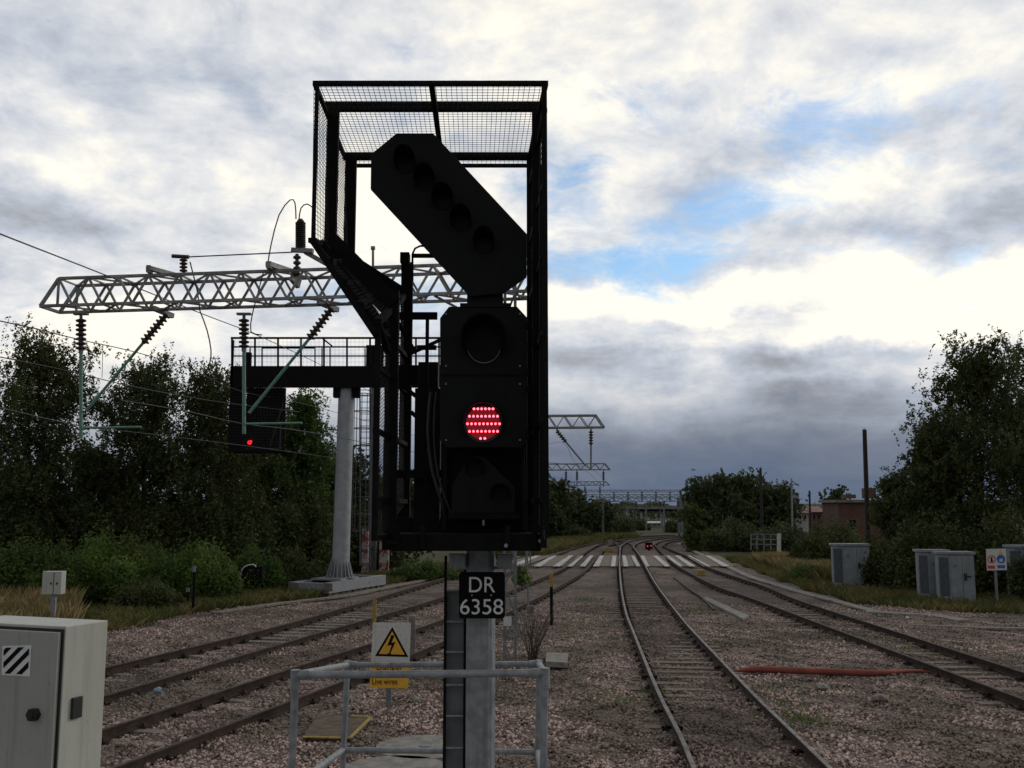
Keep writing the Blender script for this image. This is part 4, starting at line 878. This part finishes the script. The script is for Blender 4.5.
# yellow boxes, ground signal
def lump(name, label, cat, x, y, w_, h_, m, dep=.4):
    c = G(x, y, -.18); t = thing(name, label, cat, c); g = MB(); g.pbox(x-w_/2, y-h_, x+w_/2, y, c.y, dep); g.build('body', m, t, bevel=.03); g = MB(); g.pbox(x-w_/2-.4, y-1.0, x+w_/2+.4, y+.6, c.y-.05, dep+.1); g.build('base', concd, t); return t
lump('point_heater_box', 'yellow box beside the right track near the crossing', 'box', 701.5, 576, 7, 6, yellowd)
lump('point_machine', 'orange yellow point machine beyond the crossing boards', 'machine', 608.5, 552.5, 9, 5, yellowd)
lump('trackside_box', 'pale box on the far edge of the points', 'box', 610.5, 545, 4.5, 5, conc)
lump('trackside_box', 'small grey box by the ballast right of the crossing', 'box', 704.5, 549, 5, 5, galvd)
c = G(649, 551, -.18); t = thing('ground_signal', 'low ground signal with two red lights beyond the crossing', 'signal', c); Y = c.y
g = MB(); g.pbox(645.5, 542.5, 652.5, 549.5, Y, .3); g.pbox(648, 549.5, 650, 552, Y+.1, .1); hd = g.build('head', black, t)
for xx, yy in ((647.6, 546.2), (651, 545.8)):
    g = MB(); cc = P(xx, yy, Y-.03); g.tube([cc, cc+Vector((0, .03, 0))], .05, 10); g.build('red_light', mat('ground_red_light', (.6, .05, .04), emit=(1, .06, .06), estr=.9), hd)
def rock(name, label, x, y, w_, h_, m, cat='stone'):
    c = G(x, y, -.14); s_ = w_/F*c.y/2; hh = h_/F*c.y; vs = [(c.x+v[0]*s_*rnd.uniform(.85, 1.15), c.y+v[1]*s_*rnd.uniform(.7, 1.1), c.z+hh*.4+v[2]*hh*.6*rnd.uniform(.8, 1.2)) for v in IV]
    return tag(MB().add(vs, [tuple(f) for f in IF]).build(name, m), label, cat)
rock('stone', 'pale broken stone lying between the centre track and right track', 822, 690, 16, 7, conc)
rock('stone', 'dark lump of stone right of the pale broken stone', 880, 702, 20, 8, concd)
rock('litter', 'small white scrap beside the cable trough on the right', 907, 619, 4, 3, white, 'litter')
rock('litter', 'crumpled blue plastic scrap between the two left tracks', 158, 693, 9, 6, mat('pale_blue_plastic', (.22, .34, .42), rough=.5), 'litter')
rock('litter', 'dull grey green plastic scrap on the far left track', 231, 660, 9, 5, mat('grey_green_plastic', (.16, .20, .19), rough=.5), 'litter')
# white bag behind sign
c = G(417, 703); t = rock('litter_bag', 'torn white plastic bag at the foot of the concrete post', 417, 704, 8, 7, mat('grubby_white', (.3, .3, .29), (.15, .15, .14), .7), 'bag')
# dark box with white strap
c = G(251, 597, -.25); t = thing('relay_box', 'dark rusty box with a white cable over it in the scrub', 'box', c); Y = c.y
g = MB(); g.pbox(240, 566, 262, 583, Y, .6); g.build('box', grime, t, bevel=.02); g = MB(); [g.pbox(xx, 583, xx+2, 600, Y+.2, .1) for xx in (244, 257)]; g.each('leg', grime, t)
MB().tube(crom([P(240, 590, Y-.05), P(240.5, 575, Y-.05), P(244, 567, Y-.05), P(253, 564.5, Y-.02), P(256, 567, Y-.05)], .2), .03, 6).build('cable', white, t)
# cable troughs
def trough(label, pix, w_, m, z=-.13):
    pts = crom([G(x, y, z) for x, y in pix], .9); g = MB(); t = thing('cable_trough', label, 'cable trough', (pts[0].x, pts[0].y, z))
    for a, b in zip(pts, pts[1:]):
        d = (b-a); s_ = Vector((d.y, -d.x, 0)).normalized()*rnd.uniform(-.03, .03); g.bar(a+s_+d*.01, b+s_-d*.015+Z*rnd.uniform(-.01, .012), w_, .06)
    g.build('lid', m, t); g = MB(); g.tube([p-Z*.1 for p in pts], .14, 4, caps=True); g.build('channel', concd, t)
trough('pale concrete cable trough winding along the right verge', [(677, 543), (686, 547), (704, 556), (725, 565), (748, 576), (770, 583), (800, 592), (835, 601), (862, 608), (880, 613)], .38, conc)
trough('concrete cable trough before the grass under the lone cabinets', [(866, 612), (905, 614), (935, 615.5), (965, 621)], .45, conc)
trough('dark cable trough running past the gantry base', [(215, 613), (262, 606), (300, 601), (345, 596), (385, 588), (420, 581), (440, 577)], .4, concd)
trough('pale kerb line at the far right edge of the ballast', [(905, 625), (950, 627), (1000, 628.5), (1060, 630)], .25, conc, -.16)

# ================================================================= BUILDINGS, FENCES
def brickmat():
    global nt
    m = bpy.data.materials.new('red_brick'); m.use_nodes = True; keep = nt; nt = m.node_tree; b = nt.nodes['Principled BSDF']; t_ = N('ShaderNodeTexCoord').outputs['Object']
    mp = N('ShaderNodeMapping'); mp.inputs['Rotation'].default_value = (R(90), 0, 0); L(t_, mp.inputs[0]); br_ = N('ShaderNodeTexBrick'); L(mp.outputs[0], br_.inputs['Vector']); br_.inputs['Scale'].default_value = 1
    br_.inputs['Brick Width'].default_value = .45; br_.inputs['Row Height'].default_value = .15; br_.inputs['Mortar Size'].default_value = .02
    br_.inputs['Color1'].default_value = (.11, .045, .032, 1); br_.inputs['Color2'].default_value = (.15, .065, .045, 1); br_.inputs['Mortar'].default_value = (.10, .08, .065, 1)
    L(MIX(SS(NOISE(t_, .6, 5).outputs[0], .4, .65), br_.outputs[0], (.09, .05, .035, 1)), b.inputs['Base Color']); b.inputs['Roughness'].default_value = .9; nt = keep; return m
brick = brickmat()
Y = 78; a, b = P(840, 550, Y), P(905, 502.5, Y); t = thing('brick_building', 'derelict red brick building with pale flat roof behind the dark pole', 'building', (a.x, Y, -.3))
g = MB(); g.box((a.x, Y, -.3), (b.x, Y+4, b.z)); wl = g.build('wall', brick, t); g = MB(); g.box((a.x-.25, Y-.25, b.z+.003), (b.x+.25, Y+4.2, b.z+.22)); g.build('roof', concd, t)
for xx in (850, 884):
    g = MB(); g.pbox(xx, 520, xx+6, 533, Y-.02, .015); wn = g.build('window', blackmatt, t); g = MB(); g.pbox(xx-.5, 533, xx+6.5, 534, Y-.08, .1); g.build('sill', paleb, wn)
g = MB(); g.pbox(846, 494.5, 856, 498.3, Y+2, 1.2); g.pbox(868, 488, 876, 498.3, Y+5, 1.5); g.each('rooftop_stack', brick, t)
def house(label, x0, x1, yt, ye, yb, Y, wm, rm):
    a, b = P(x0, yb, Y), P(x1, ye, Y); zt_ = P(x0, yt, Y).z; dp = 8; t = thing('house', label, 'house', (a.x, Y, -.3), 'houses and sheds along the horizon')
    g = MB(); g.box((a.x, Y, -.3), (b.x, Y+dp, b.z)); g.build('wall', wm, t); g = MB()
    v = [(a.x-.3, Y-.4, b.z), (b.x+.3, Y-.4, b.z), (b.x+.3, Y+dp+.4, b.z), (a.x-.3, Y+dp+.4, b.z), (a.x-.3, Y+dp/2, zt_), (b.x+.3, Y+dp/2, zt_)]; g.add(v, [(0,1,5,4),(2,3,4,5),(1,2,5),(3,0,4),(0,3,2,1)]); g.build('roof', rm, t)
    g = MB(); n = max(2, int((x1-x0)/4)); 
    for k in range(n): xx = x0+(x1-x0)*(k+.35)/n; g.pbox(xx, ye+(yb-ye)*.2, xx+(x1-x0)*.3/n, ye+(yb-ye)*.5, Y-.03, .02)
    g.each('window', blackmatt, t)
slate = mat('grey_slate', (.08, .08, .09), (.12, .11, .11), .8, scale=1); tile = mat('red_tile', (.22, .10, .07), (.15, .08, .06), .8, scale=1)
house('long low white shed left of the grey masts', 647, 662, 521.5, 523, 528, 190, paleb, paleb)
house('white shed end beyond the far masts', 664, 674, 520.5, 522, 526, 210, paleb, slate)
house('pale house with tiled roof right of the pale mast', 793, 808, 509, 513, 525, 95, paleb, tile)
house('orange roofed low house behind the scrub', 812, 826, 506, 512, 526, 110, brick, tile)
for k, (x0, x1, yt) in enumerate(((617, 621, 505), (622.5, 626, 506.5), (627, 632, 505.5), (633.5, 637, 506), (638, 643, 507), (610, 614.5, 507.5), (645, 650, 506.5))):
    house('tiny pale house on the far hillside, number of its row hidden by haze'.replace(', number of its row hidden by haze', ''), x0, x1, yt, yt+1.6, yt+6, 520+k*12, paleb, slate if k % 2 else tile)
# distant bridge
Y = 185; t = thing('road_bridge', 'dark low road bridge crossing the far tracks', 'bridge', P(650, 530, Y))
g = MB(); g.pbox(640, 509, 716, 511.5, Y, 3); g.build('deck', grime, t); g = MB(); g.pbox(640, 507.2, 716, 509, Y-.1, .2); g.build('parapet', galvd, t)
for xx in (642, 662, 690, 714): g = MB(); g.pbox(xx, 511.5, xx+1.2, 531, Y+1, 2); g.build('pier', galvd, t)
# palisade fence mid right + railing
def palisade(label, pA, pB, h_, m, n, rails=True, grp=None):
    t = thing('palisade_fence', label, 'fence', pA, grp); g = MB()
    for i in range(n): p = pA.lerp(pB, i/(n-1)); g.bar(p, p+Z*h_, .07, .02); g.bar(p+Z*h_, p+Z*(h_+.1), .02, .02)
    g.build('pales', m, t); g = MB()
    for zz in (.3, h_-.3): g.bar(pA+Z*zz+Vector((0, .03, 0)), pB+Z*zz+Vector((0, .03, 0)), .05, .05)
    g.build('rail', m, t)
    for i in range(0, n, 14): g = MB(); p = pA.lerp(pB, i/(n-1))+Vector((0, .1, 0)); g.bar(p, p+Z*h_, .1, .1); g.build('post', m, t)
palisade('grey palisade fence along the right verge beyond the crossing', G(712, 546, -.3), G(690, 537.5, -.3), 2.4, galv, 70)
palisade('pale palisade fence far left under the trees', Vector((P(-12, 530, 48).x, 48, .0)), Vector((P(17, 530, 49).x, 49, .0)), 2.6, mat('dull_fence', (.2, .17, .16), rough=.8), 12)
Yr = 66; t = thing('metal_railing', 'low pale metal railing in the grass right of the middle trees', 'railing', (PX(765, Yr), Yr, -.2)); g = MB()
for yy in (534, 539, 544): g.bar(P(751, yy, Yr), P(780, yy+.6, Yr), .05)
g.build('bar', galv, t)
for xx in (751, 757, 764, 771): g = MB(); g.bar(P(xx, 534, Yr), P(xx, 550, Yr), .05); g.build('post', galv, t)
g = MB(); g.bar(P(779, 533.5, Yr), P(779, 552, Yr), .22); g.build('post', white, t)
c = G(97.0+500, 0, -.2) if False else None
# round speed sign far
Y = 120; t = thing('round_sign', 'small round white sign in front of the distant trees', 'sign', (PX(603.5, Y), Y, -.3)); g = MB(); cc = P(603.5, 525, Y); g.tube([cc, cc+Vector((0, .05, 0))], .25, 16); g.build('disc', white, t); g = MB(); g.tube([(cc.x, Y+.1, -.3), (cc.x, Y+.1, cc.z)], .05, 6); g.build('post', galvd, t)

# ================================================================= VEGETATION
def leaves(cent, size, up_bias=.3, asp=.55):
    n = len(cent); nrm = rg.normal(size=(n, 3)); nrm[:, 2] += up_bias; nrm /= np.linalg.norm(nrm, axis=1)[:, None]
    a = np.cross(nrm, rg.normal(size=(n, 3))); a /= np.linalg.norm(a, axis=1)[:, None]; b = np.cross(nrm, a)
    s = (size*(.6+.8*rg.random(n)))[:, None]; a = a*s; b = b*s*asp
    return np.stack([cent-a, cent-b*.9+a*.1, cent+a, cent+b*.9+a*.1], 1).reshape(-1, 3)
def tree(label, px, ytop, Y, wpx, m, nleaf=40000, size=.10, droop=.6, kind='tree', cat='tree', shape=1.0, trunkm=bark, lean=0, low=.12, grp=None, seed=0, z0=-.3):
    r = np.random.default_rng(seed+abs(int(px*3))); X = PX(px, Y); Ht = P(px, ytop, Y).z-z0; Wd = wpx/F*Y/2
    t = thing(kind, label, cat, (X, Y, z0), grp); tr = MB(); base = Vector((X, Y, z0))
    top = base+Vector((lean, 0, Ht*.93)); r0 = max(.09, Ht*.016)
    k = 9; tp = [base.lerp(top, i/(k-1))+Vector((math.sin(i*1.3+px)*.12*i/4, math.cos(i*1.1+px)*.12*i/4, 0)) for i in range(k)]
    tr.tube(tp, [r0*(1-.88*i/(k-1)) for i in range(k)], 9)
    cents = []; wts = []
    nb = 40
    for i in range(nb):
        h = low+(1-low)*((i+.5)/nb)**.9; env = Wd*shape*(math.sin(math.pi*min(1, (1-h)**1.15*.92+.05))**.8*.85+.12)
        az = i*2.4+r.uniform(-.4, .4); Lb = env*r.uniform(.55, 1.18); up = .25+.75*h
        j = h*(k-1)*.92; j0 = int(j); s = tp[j0].lerp(tp[min(j0+1, k-1)], j-j0); e_ = s+Vector((math.cos(az)*Lb, math.sin(az)*Lb, Lb*up*r.uniform(.5, 1.5)+.02*Ht))
        if e_.z > z0+Ht: e_.z = z0+Ht*r.uniform(.93, 1.0)
        mid = s.lerp(e_, .5)+Vector((0, 0, .08*Lb)); tr.tube([s, mid, e_], [r0*.38*(1-h*.6), r0*.2*(1-h*.5), r0*.05], 5, caps=False)
        ncl = 7
        for q in range(ncl):
            u = .28+.8*(q+r.random())/ncl; p = np.array(s.lerp(e_, min(u, 1.05)))+r.normal(size=3)*np.array([.16, .16, .12])*Lb*.9
            cents.append(p); wts.append(.4+Lb*r.uniform(.3, 1.3))
    cents = np.array(cents); wts = np.array(wts); wts /= wts.sum(); idx = r.choice(len(cents), nleaf, p=wts)
    cs = Wd*.085+.10; rad = r.random(len(cents))*.7+.65
    # leaves sit on drooping twigs: each twig a short line
    ntw = max(1, nleaf//14); tw = r.choice(len(cents), ntw, p=wts); st = cents[tw]+r.normal(size=(ntw, 3))*cs*rad[tw][:, None]
    dr = r.normal(size=(ntw, 3))*.4; dr[:, 2] -= droop*1.3; dr /= np.linalg.norm(dr, axis=1)[:, None]; ll = (.25+.75*r.random(ntw))*min(1.0, Ht*.08)
    wi = r.integers(0, ntw, nleaf); c = st[wi]+dr[wi]*(ll[wi]*r.random(nleaf))[:, None]+r.normal(size=(nleaf, 3))*.05
    c[:, 2] = np.maximum(c[:, 2], z0+.15)
    ti = np.clip(.5+.18*r.normal(size=ntw)[wi]+.12*r.normal(size=nleaf), 0, 1)
    tr.build('trunk', trunkm, t); qmesh('crown', leaves(c, np.full(nleaf, size)), 4, m, t, ti)
    return t
def bush(label, px, ytop, Y, wpx, m, n=12000, size=.07, cat='bush', kind='bush', dep=None, seed=3, z0=-.3, grp=None):
    r = np.random.default_rng(seed+abs(int(px))); X = PX(px, Y); Ht = P(px, ytop, Y).z-z0; Wd = wpx/F*Y/2; dep = dep or Wd
    t = thing(kind, label, cat, (X, Y, z0), grp); st = MB(); nl = 26; C0 = []; 
    for i in range(nl):
        a = r.uniform(0, 6.28); q = r.random()**.5; x, y = X+math.cos(a)*q*Wd*.85, Y+math.sin(a)*q*dep*.85; h = Ht*(1-q*q*.5)*r.uniform(.78, 1.1)
        C0.append((x, y, z0+h*.45, .22*Wd+.1, h*.5)); b_ = Vector((X+(x-X)*.3, Y+(y-Y)*.3, z0)); st.tube([b_, b_.lerp(Vector((x, y, z0+h*.9)), .5)+Vector((0, 0, .1)), (x, y, z0+h*.9)], [.03, .02, .006], 4, caps=False)
    C0 = np.array(C0); i = r.integers(0, nl, n); v = r.normal(size=(n, 3)); v /= np.linalg.norm(v, axis=1)[:, None]; v *= (r.random(n)**.4)[:, None]*(1+.15*r.normal(size=n))[:, None]
    c = C0[i, :3]+v*np.stack([C0[i, 3], C0[i, 3], C0[i, 4]], 1); nt_ = n//9; 
    c[:, 2] = np.maximum(c[:, 2], z0+.05); lob = r.normal(size=nl)*.16
    ti = np.clip(.5+lob[i]+.15*r.normal(size=n), 0, 1); st.build('stems', bark, t); qmesh('foliage', leaves(c, np.full(n, size), .6), 4, m, t, ti)
    return t
# left wood
LT = 'trees of the wood left of the tracks'
tree('tall birch with ragged crown at far left', 38, 318, 46, 112, leafA, 60000, .072, .8, low=.1, trunkm=birch, seed=1, grp=LT)
tree('birch with drooping crown right of the tallest left tree', 143, 342, 48, 102, leafA, 54000, .072, .9, low=.1, seed=2, grp=LT)
tree('broad dark tree behind the green overhead tube', 209, 354, 47, 118, leafA, 60000, .072, .9, low=.08, seed=3, grp=LT)
tree('lower tree left of the grey gantry column', 302, 378, 54, 72, leafB, 50000, .072, .8, low=.1, seed=4, grp=LT)
tree('dark tree cut off by the left edge', -28, 428, 47, 100, leafA, 34000, .09, .6, low=.05, seed=5, grp=LT)
tree('dark tree behind the hanging signal cage', 262, 418, 56, 90, leafA, 52000, .072, .7, low=.05, seed=6, grp=LT)
tree('low dark tree between the two tallest left trees', 96, 448, 51, 90, leafA, 30000, .09, .6, low=.03, seed=7, grp=LT)
tree('dark tree behind the gantry column', 340, 455, 60, 90, leafA, 30000, .1, .6, low=.03, seed=8, grp=LT)
tree('low dark tree behind the access ladder', 400, 478, 66, 90, leafA, 24000, .1, .6, low=.03, seed=9, grp=LT)
LU = 'dark undergrowth below the left wood'
for px, yt, Y, wp in ((0, 480, 45, 110), (75, 478, 46, 110), (150, 472, 46, 110), (225, 470, 47, 120), (295, 478, 50, 110), (360, 500, 56, 90)):
    bush({0: 'dark undergrowth at the far left edge', 75: 'dark undergrowth below the tallest birch', 150: 'dark undergrowth behind the bright green bush', 225: 'dark undergrowth below the broad dark tree', 295: 'dark undergrowth left of the gantry column', 360: 'dark undergrowth behind the painted posts'}[px], px, yt, Y, wp, leafA, 20000, .10, grp=LU, dep=2.5)
bush('bright green bush in front of the wood', 112, 520, 38.5, 108, leafC, 26000, .062, dep=1.8)
bush('green bush left of the bright one', 28, 530, 38, 84, leafB, 18000, .065, dep=1.5)
bush('leafy bush right of the bright one', 192, 532, 39, 92, leafB, 20000, .062, dep=1.5)
bush('light green bush left of the dark box', 214, 538, 38.5, 56, leafC, 16000, .058, dep=1.3)
bush('fresh green bush at the far left edge', -18, 526, 37, 90, leafB, 16000, .062, dep=1.5)
bush('bramble mound between the bright bush and the left bush', 68, 538, 37, 60, leafB, 14000, .06, dep=1.3)
bush('tall nettle patch right of the bright bush', 152, 532, 40, 60, leafB, 15000, .06, dep=1.3)
bush('green shrub behind the dark box', 256, 540, 42, 60, leafB, 14000, .06, dep=1.3)
bush('straggly shrub between the dark box and the gantry base', 279, 560, 43, 30, leafB, 6000, .058, dep=1)
bush('scrub behind the gantry base', 292, 548, 44, 72, leafA, 14000, .07, dep=1.3)
bush('pale low scrub right of the painted posts', 425, 555, 50, 70, leafB, 9000, .07, dep=1.5)
bush('low bush between the grassy bank and bright bush', 150, 572, 35, 70, leafA, 12000, .055, dep=1)
bush('small fresh green shrub beside the signal bracket', 521, 562, 27, 17, leafC, 420, .055, dep=.25, z0=1.3)
# right
RT = 'trees behind the right cabinets'
tree('tall birch with feathery top at the right edge', 980, 330, 46, 122, leafA, 66000, .072, .8, low=.06, seed=21, grp=RT)
tree('birch reaching beyond the right edge', 1050, 322, 48, 130, leafA, 46000, .072, .8, low=.06, seed=22, grp=RT)
tree('slender lower tree on the left side of the right birches', 934, 420, 47, 60, leafA, 46000, .07, .7, low=.06, seed=23, grp=RT)
tree('small tree beside the dark pole', 900, 466, 50, 52, leafA, 32000, .07, .6, low=.04, seed=24, grp=RT)
for px, yt, Y, wp, lb in ((1000, 500, 41, 110, 'dark scrub behind the safety sign'), (930, 505, 42, 90, 'dark scrub behind the cabinet pair'), (880, 528, 45, 60, 'scrub right of the lone cabinet'), (838, 511, 60, 84, 'scrub before the brick building'), (812, 528, 58, 50, 'scrub left of the lone cabinet'), (1045, 510, 38, 70, 'dark scrub at the right edge')):
    bush(lb, px, yt, Y, wp, leafA, 15000, .085, dep=2)
bush('low green growth on the bank left of the lone cabinet', 805, 557, 49, 40, leafB, 4000, .05, dep=1.2)
MT = 'trees right of the distant tracks'
tree('rounded dark tree nearest the grey masts', 706, 480, 96, 44, leafD, 34000, .11, .2, low=.03, seed=31, grp=MT)
tree('broad middle tree under the slim dark pole', 738, 477, 92, 62, leafD, 46000, .11, .2, low=.03, seed=32, grp=MT)
tree('tree right of the slim dark pole', 775, 489, 94, 56, leafD, 38000, .11, .2, low=.03, seed=33, grp=MT)
tree('willow like pale tree next to the palisade fence', 693, 502, 82, 24, leafY, 9000, .10, .9, low=.02, seed=34, grp=MT)
tree('distant round tree left of the brick building', 838, 488, 120, 28, leafD, 9000, .16, .2, low=.05, seed=35, grp=MT)
bush('scrub below the middle trees', 735, 515, 86, 76, leafD, 14000, .12, dep=3); bush('scrub below the right middle trees', 785, 518, 80, 60, leafD, 12000, .12, dep=3)
ML = 'trees left of the distant tracks'
for px, yt, Y, wp, lb in ((552, 482, 105, 46, 'tall tree just right of the signal cage'), (575, 492, 112, 40, 'tree second from the signal cage'), (596, 503, 120, 38, 'rounded tree behind the round sign'), (520, 488, 100, 60, 'tree half hidden behind the signal cage')):
    tree(lb, px, yt, Y, wp, leafD, 20000, .15, .3, low=.03, seed=int(px), grp=ML)
for px, yt, Y, wp, lb in ((560, 518, 108, 60, 'scrub at the foot of the left distant trees'), (618, 512, 150, 34, 'far shrub left of the white shed'), (636, 517, 165, 30, 'far dark shrub beside the white shed'), (672, 518, 150, 16, 'far shrub between the grey masts'), (480, 520, 90, 70, 'scrub behind the signal post')):
    bush(lb, px, yt, Y, wp, leafD, 9000, .16, dep=3, grp='scrub far along the line')
n = 60000; r = np.random.default_rng(77); xx = r.uniform(-120, 260, n); hgt = 3.6+1.1*np.sin(xx*.05)+.7*np.sin(xx*.17+1)+.5*np.sin(xx*.6); c = np.stack([xx, 300+r.uniform(-8, 8, n), -.3+hgt*r.random(n)**.6], 1)
tag(qmesh('distant_wood', leaves(c, np.full(n, .42)), 4, leafD, None, r.random(n)), 'dark line of far woodland along the horizon', 'woodland', kind='stuff')
# grass
def grass(name, label, pts, hmin, hmax, m, wd=.012, lean=.35):
    pts = np.asarray(pts); n = len(pts); h = hmin+(hmax-hmin)*rg.random(n); a = rg.random(n)*6.28; ux, uy = np.cos(a)*wd, np.sin(a)*wd; lx, ly = rg.normal(size=n)*lean*h, rg.normal(size=n)*lean*h
    b = pts; v = np.stack([np.stack([b[:, 0]-ux, b[:, 1]-uy, b[:, 2]], 1), np.stack([b[:, 0]+ux, b[:, 1]+uy, b[:, 2]], 1), np.stack([b[:, 0]+lx*.4+ux*.6, b[:, 1]+ly*.4+uy*.6, b[:, 2]+h*.6], 1), np.stack([b[:, 0]+lx, b[:, 1]+ly, b[:, 2]+h*.97], 1)], 1).reshape(-1, 3)
    return tag(qmesh(name, v, 4, m, None, rg.random(n)), label, 'grass', kind='stuff')
def scatter(n, f, Y0_, Y1_, clump=0):
    out = []
    cl = [(rg.uniform(Y0_, Y1_), rg.random()) for _ in range(clump)] if clump else None
    while len(out) < n:
        Y = rg.uniform(Y0_, Y1_); x0, x1 = f(Y)
        if x1 <= x0: continue
        X = rg.uniform(x0, x1)
        if math.sin(X*1.9+Y)*math.sin(Y*1.3-X*.7)+rg.random()*1.4 < .1: continue
        out.append((X, Y, -.32))
    return out
grass('dry_grass', 'tall golden dry grass on the left bank', scatter(12000, lambda Y: (-.62*Y, min(atY(LBs, Y)-.3, -.44*Y)), 25, 36), .35, 1.1, drygrass, .011, .22)
grass('verge_grass', 'mixed green and straw grass along the left verge', scatter(46000, lambda Y: (atY(LBs, Y)-3.6, atY(LBs, Y)+.1), 27, 62), .12, .5, greengrass, .012, .4)
grass('verge_grass', 'rough grass along the right verge around the cabinets', scatter(60000, lambda Y: (atY(RBs, Y)-.1, atY(RBs, Y)+7), 24, 70), .12, .5, greengrass, .013, .4)
grass('dry_grass', 'golden dry grass below the middle right trees', scatter(16000, lambda Y: (atY(RBs, Y)+1.2, atY(RBs, Y)+4.5), 48, 66), .4, 1.0, drygrass, .016, .3)
grass('far_grass', 'pale grass bank along the far left tracks', scatter(16000, lambda Y: (atY(LBs, Y)-5, atY(LBs, Y)-.2), 72, 120), .3, 1.0, greengrass, .03, .4)
# weeds among the stones
pts = []
for px, py, n, s in ((792, 705, 60, .25), (798, 722, 120, .3), (650, 690, 60, .2), (585, 600, 120, .35), (620, 700, 80, .4), (700, 610, 60, .3), (905, 650, 80, .5), (1000, 655, 60, .5), (600, 640, 100, .7), (760, 690, 50, .3), (575, 625, 80, .5), (480, 660, 60, .6)):
    c = G(px, py); pts += [(c.x+rg.normal()*s, c.y+rg.normal()*s, hb(c.x, c.y)-.01) for _ in range(n)]
grass('weeds', 'small green weeds growing between the stones', pts, .05, .16, leafC, .008, .6)
# bare twig shrub beside the mast
c = G(533, 661); t = thing('bare_shrub', 'leafless brown twiggy shrub beside the signal post', 'shrub', c); g = MB()
for i in range(34):
    a = rnd.uniform(0, 6.28); l_ = rnd.uniform(.5, 1.35); e_ = c+Vector((math.cos(a)*.42*l_, math.sin(a)*.3, l_)); m_ = c.lerp(e_, .5)+Vector((rnd.uniform(-.08, .08), 0, .08)); g.tube([c+Vector((rnd.uniform(-.12, .12), rnd.uniform(-.1, .1), 0)), m_, e_], [.009, .006, .002], 4, caps=False)
    for k in range(3): s_ = m_.lerp(e_, rnd.uniform(.1, .8)); g.tube([s_, s_+Vector((rnd.uniform(-.15, .15), rnd.uniform(-.1, .1), rnd.uniform(.1, .25)))], [.004, .0015], 3, caps=False)
g.build('twigs', mat('dry_twig', (.07, .05, .035), rough=.9), t); MB().pbox(527, 606, 534, 614, c.y, .1).build('seed_head', concd, t)
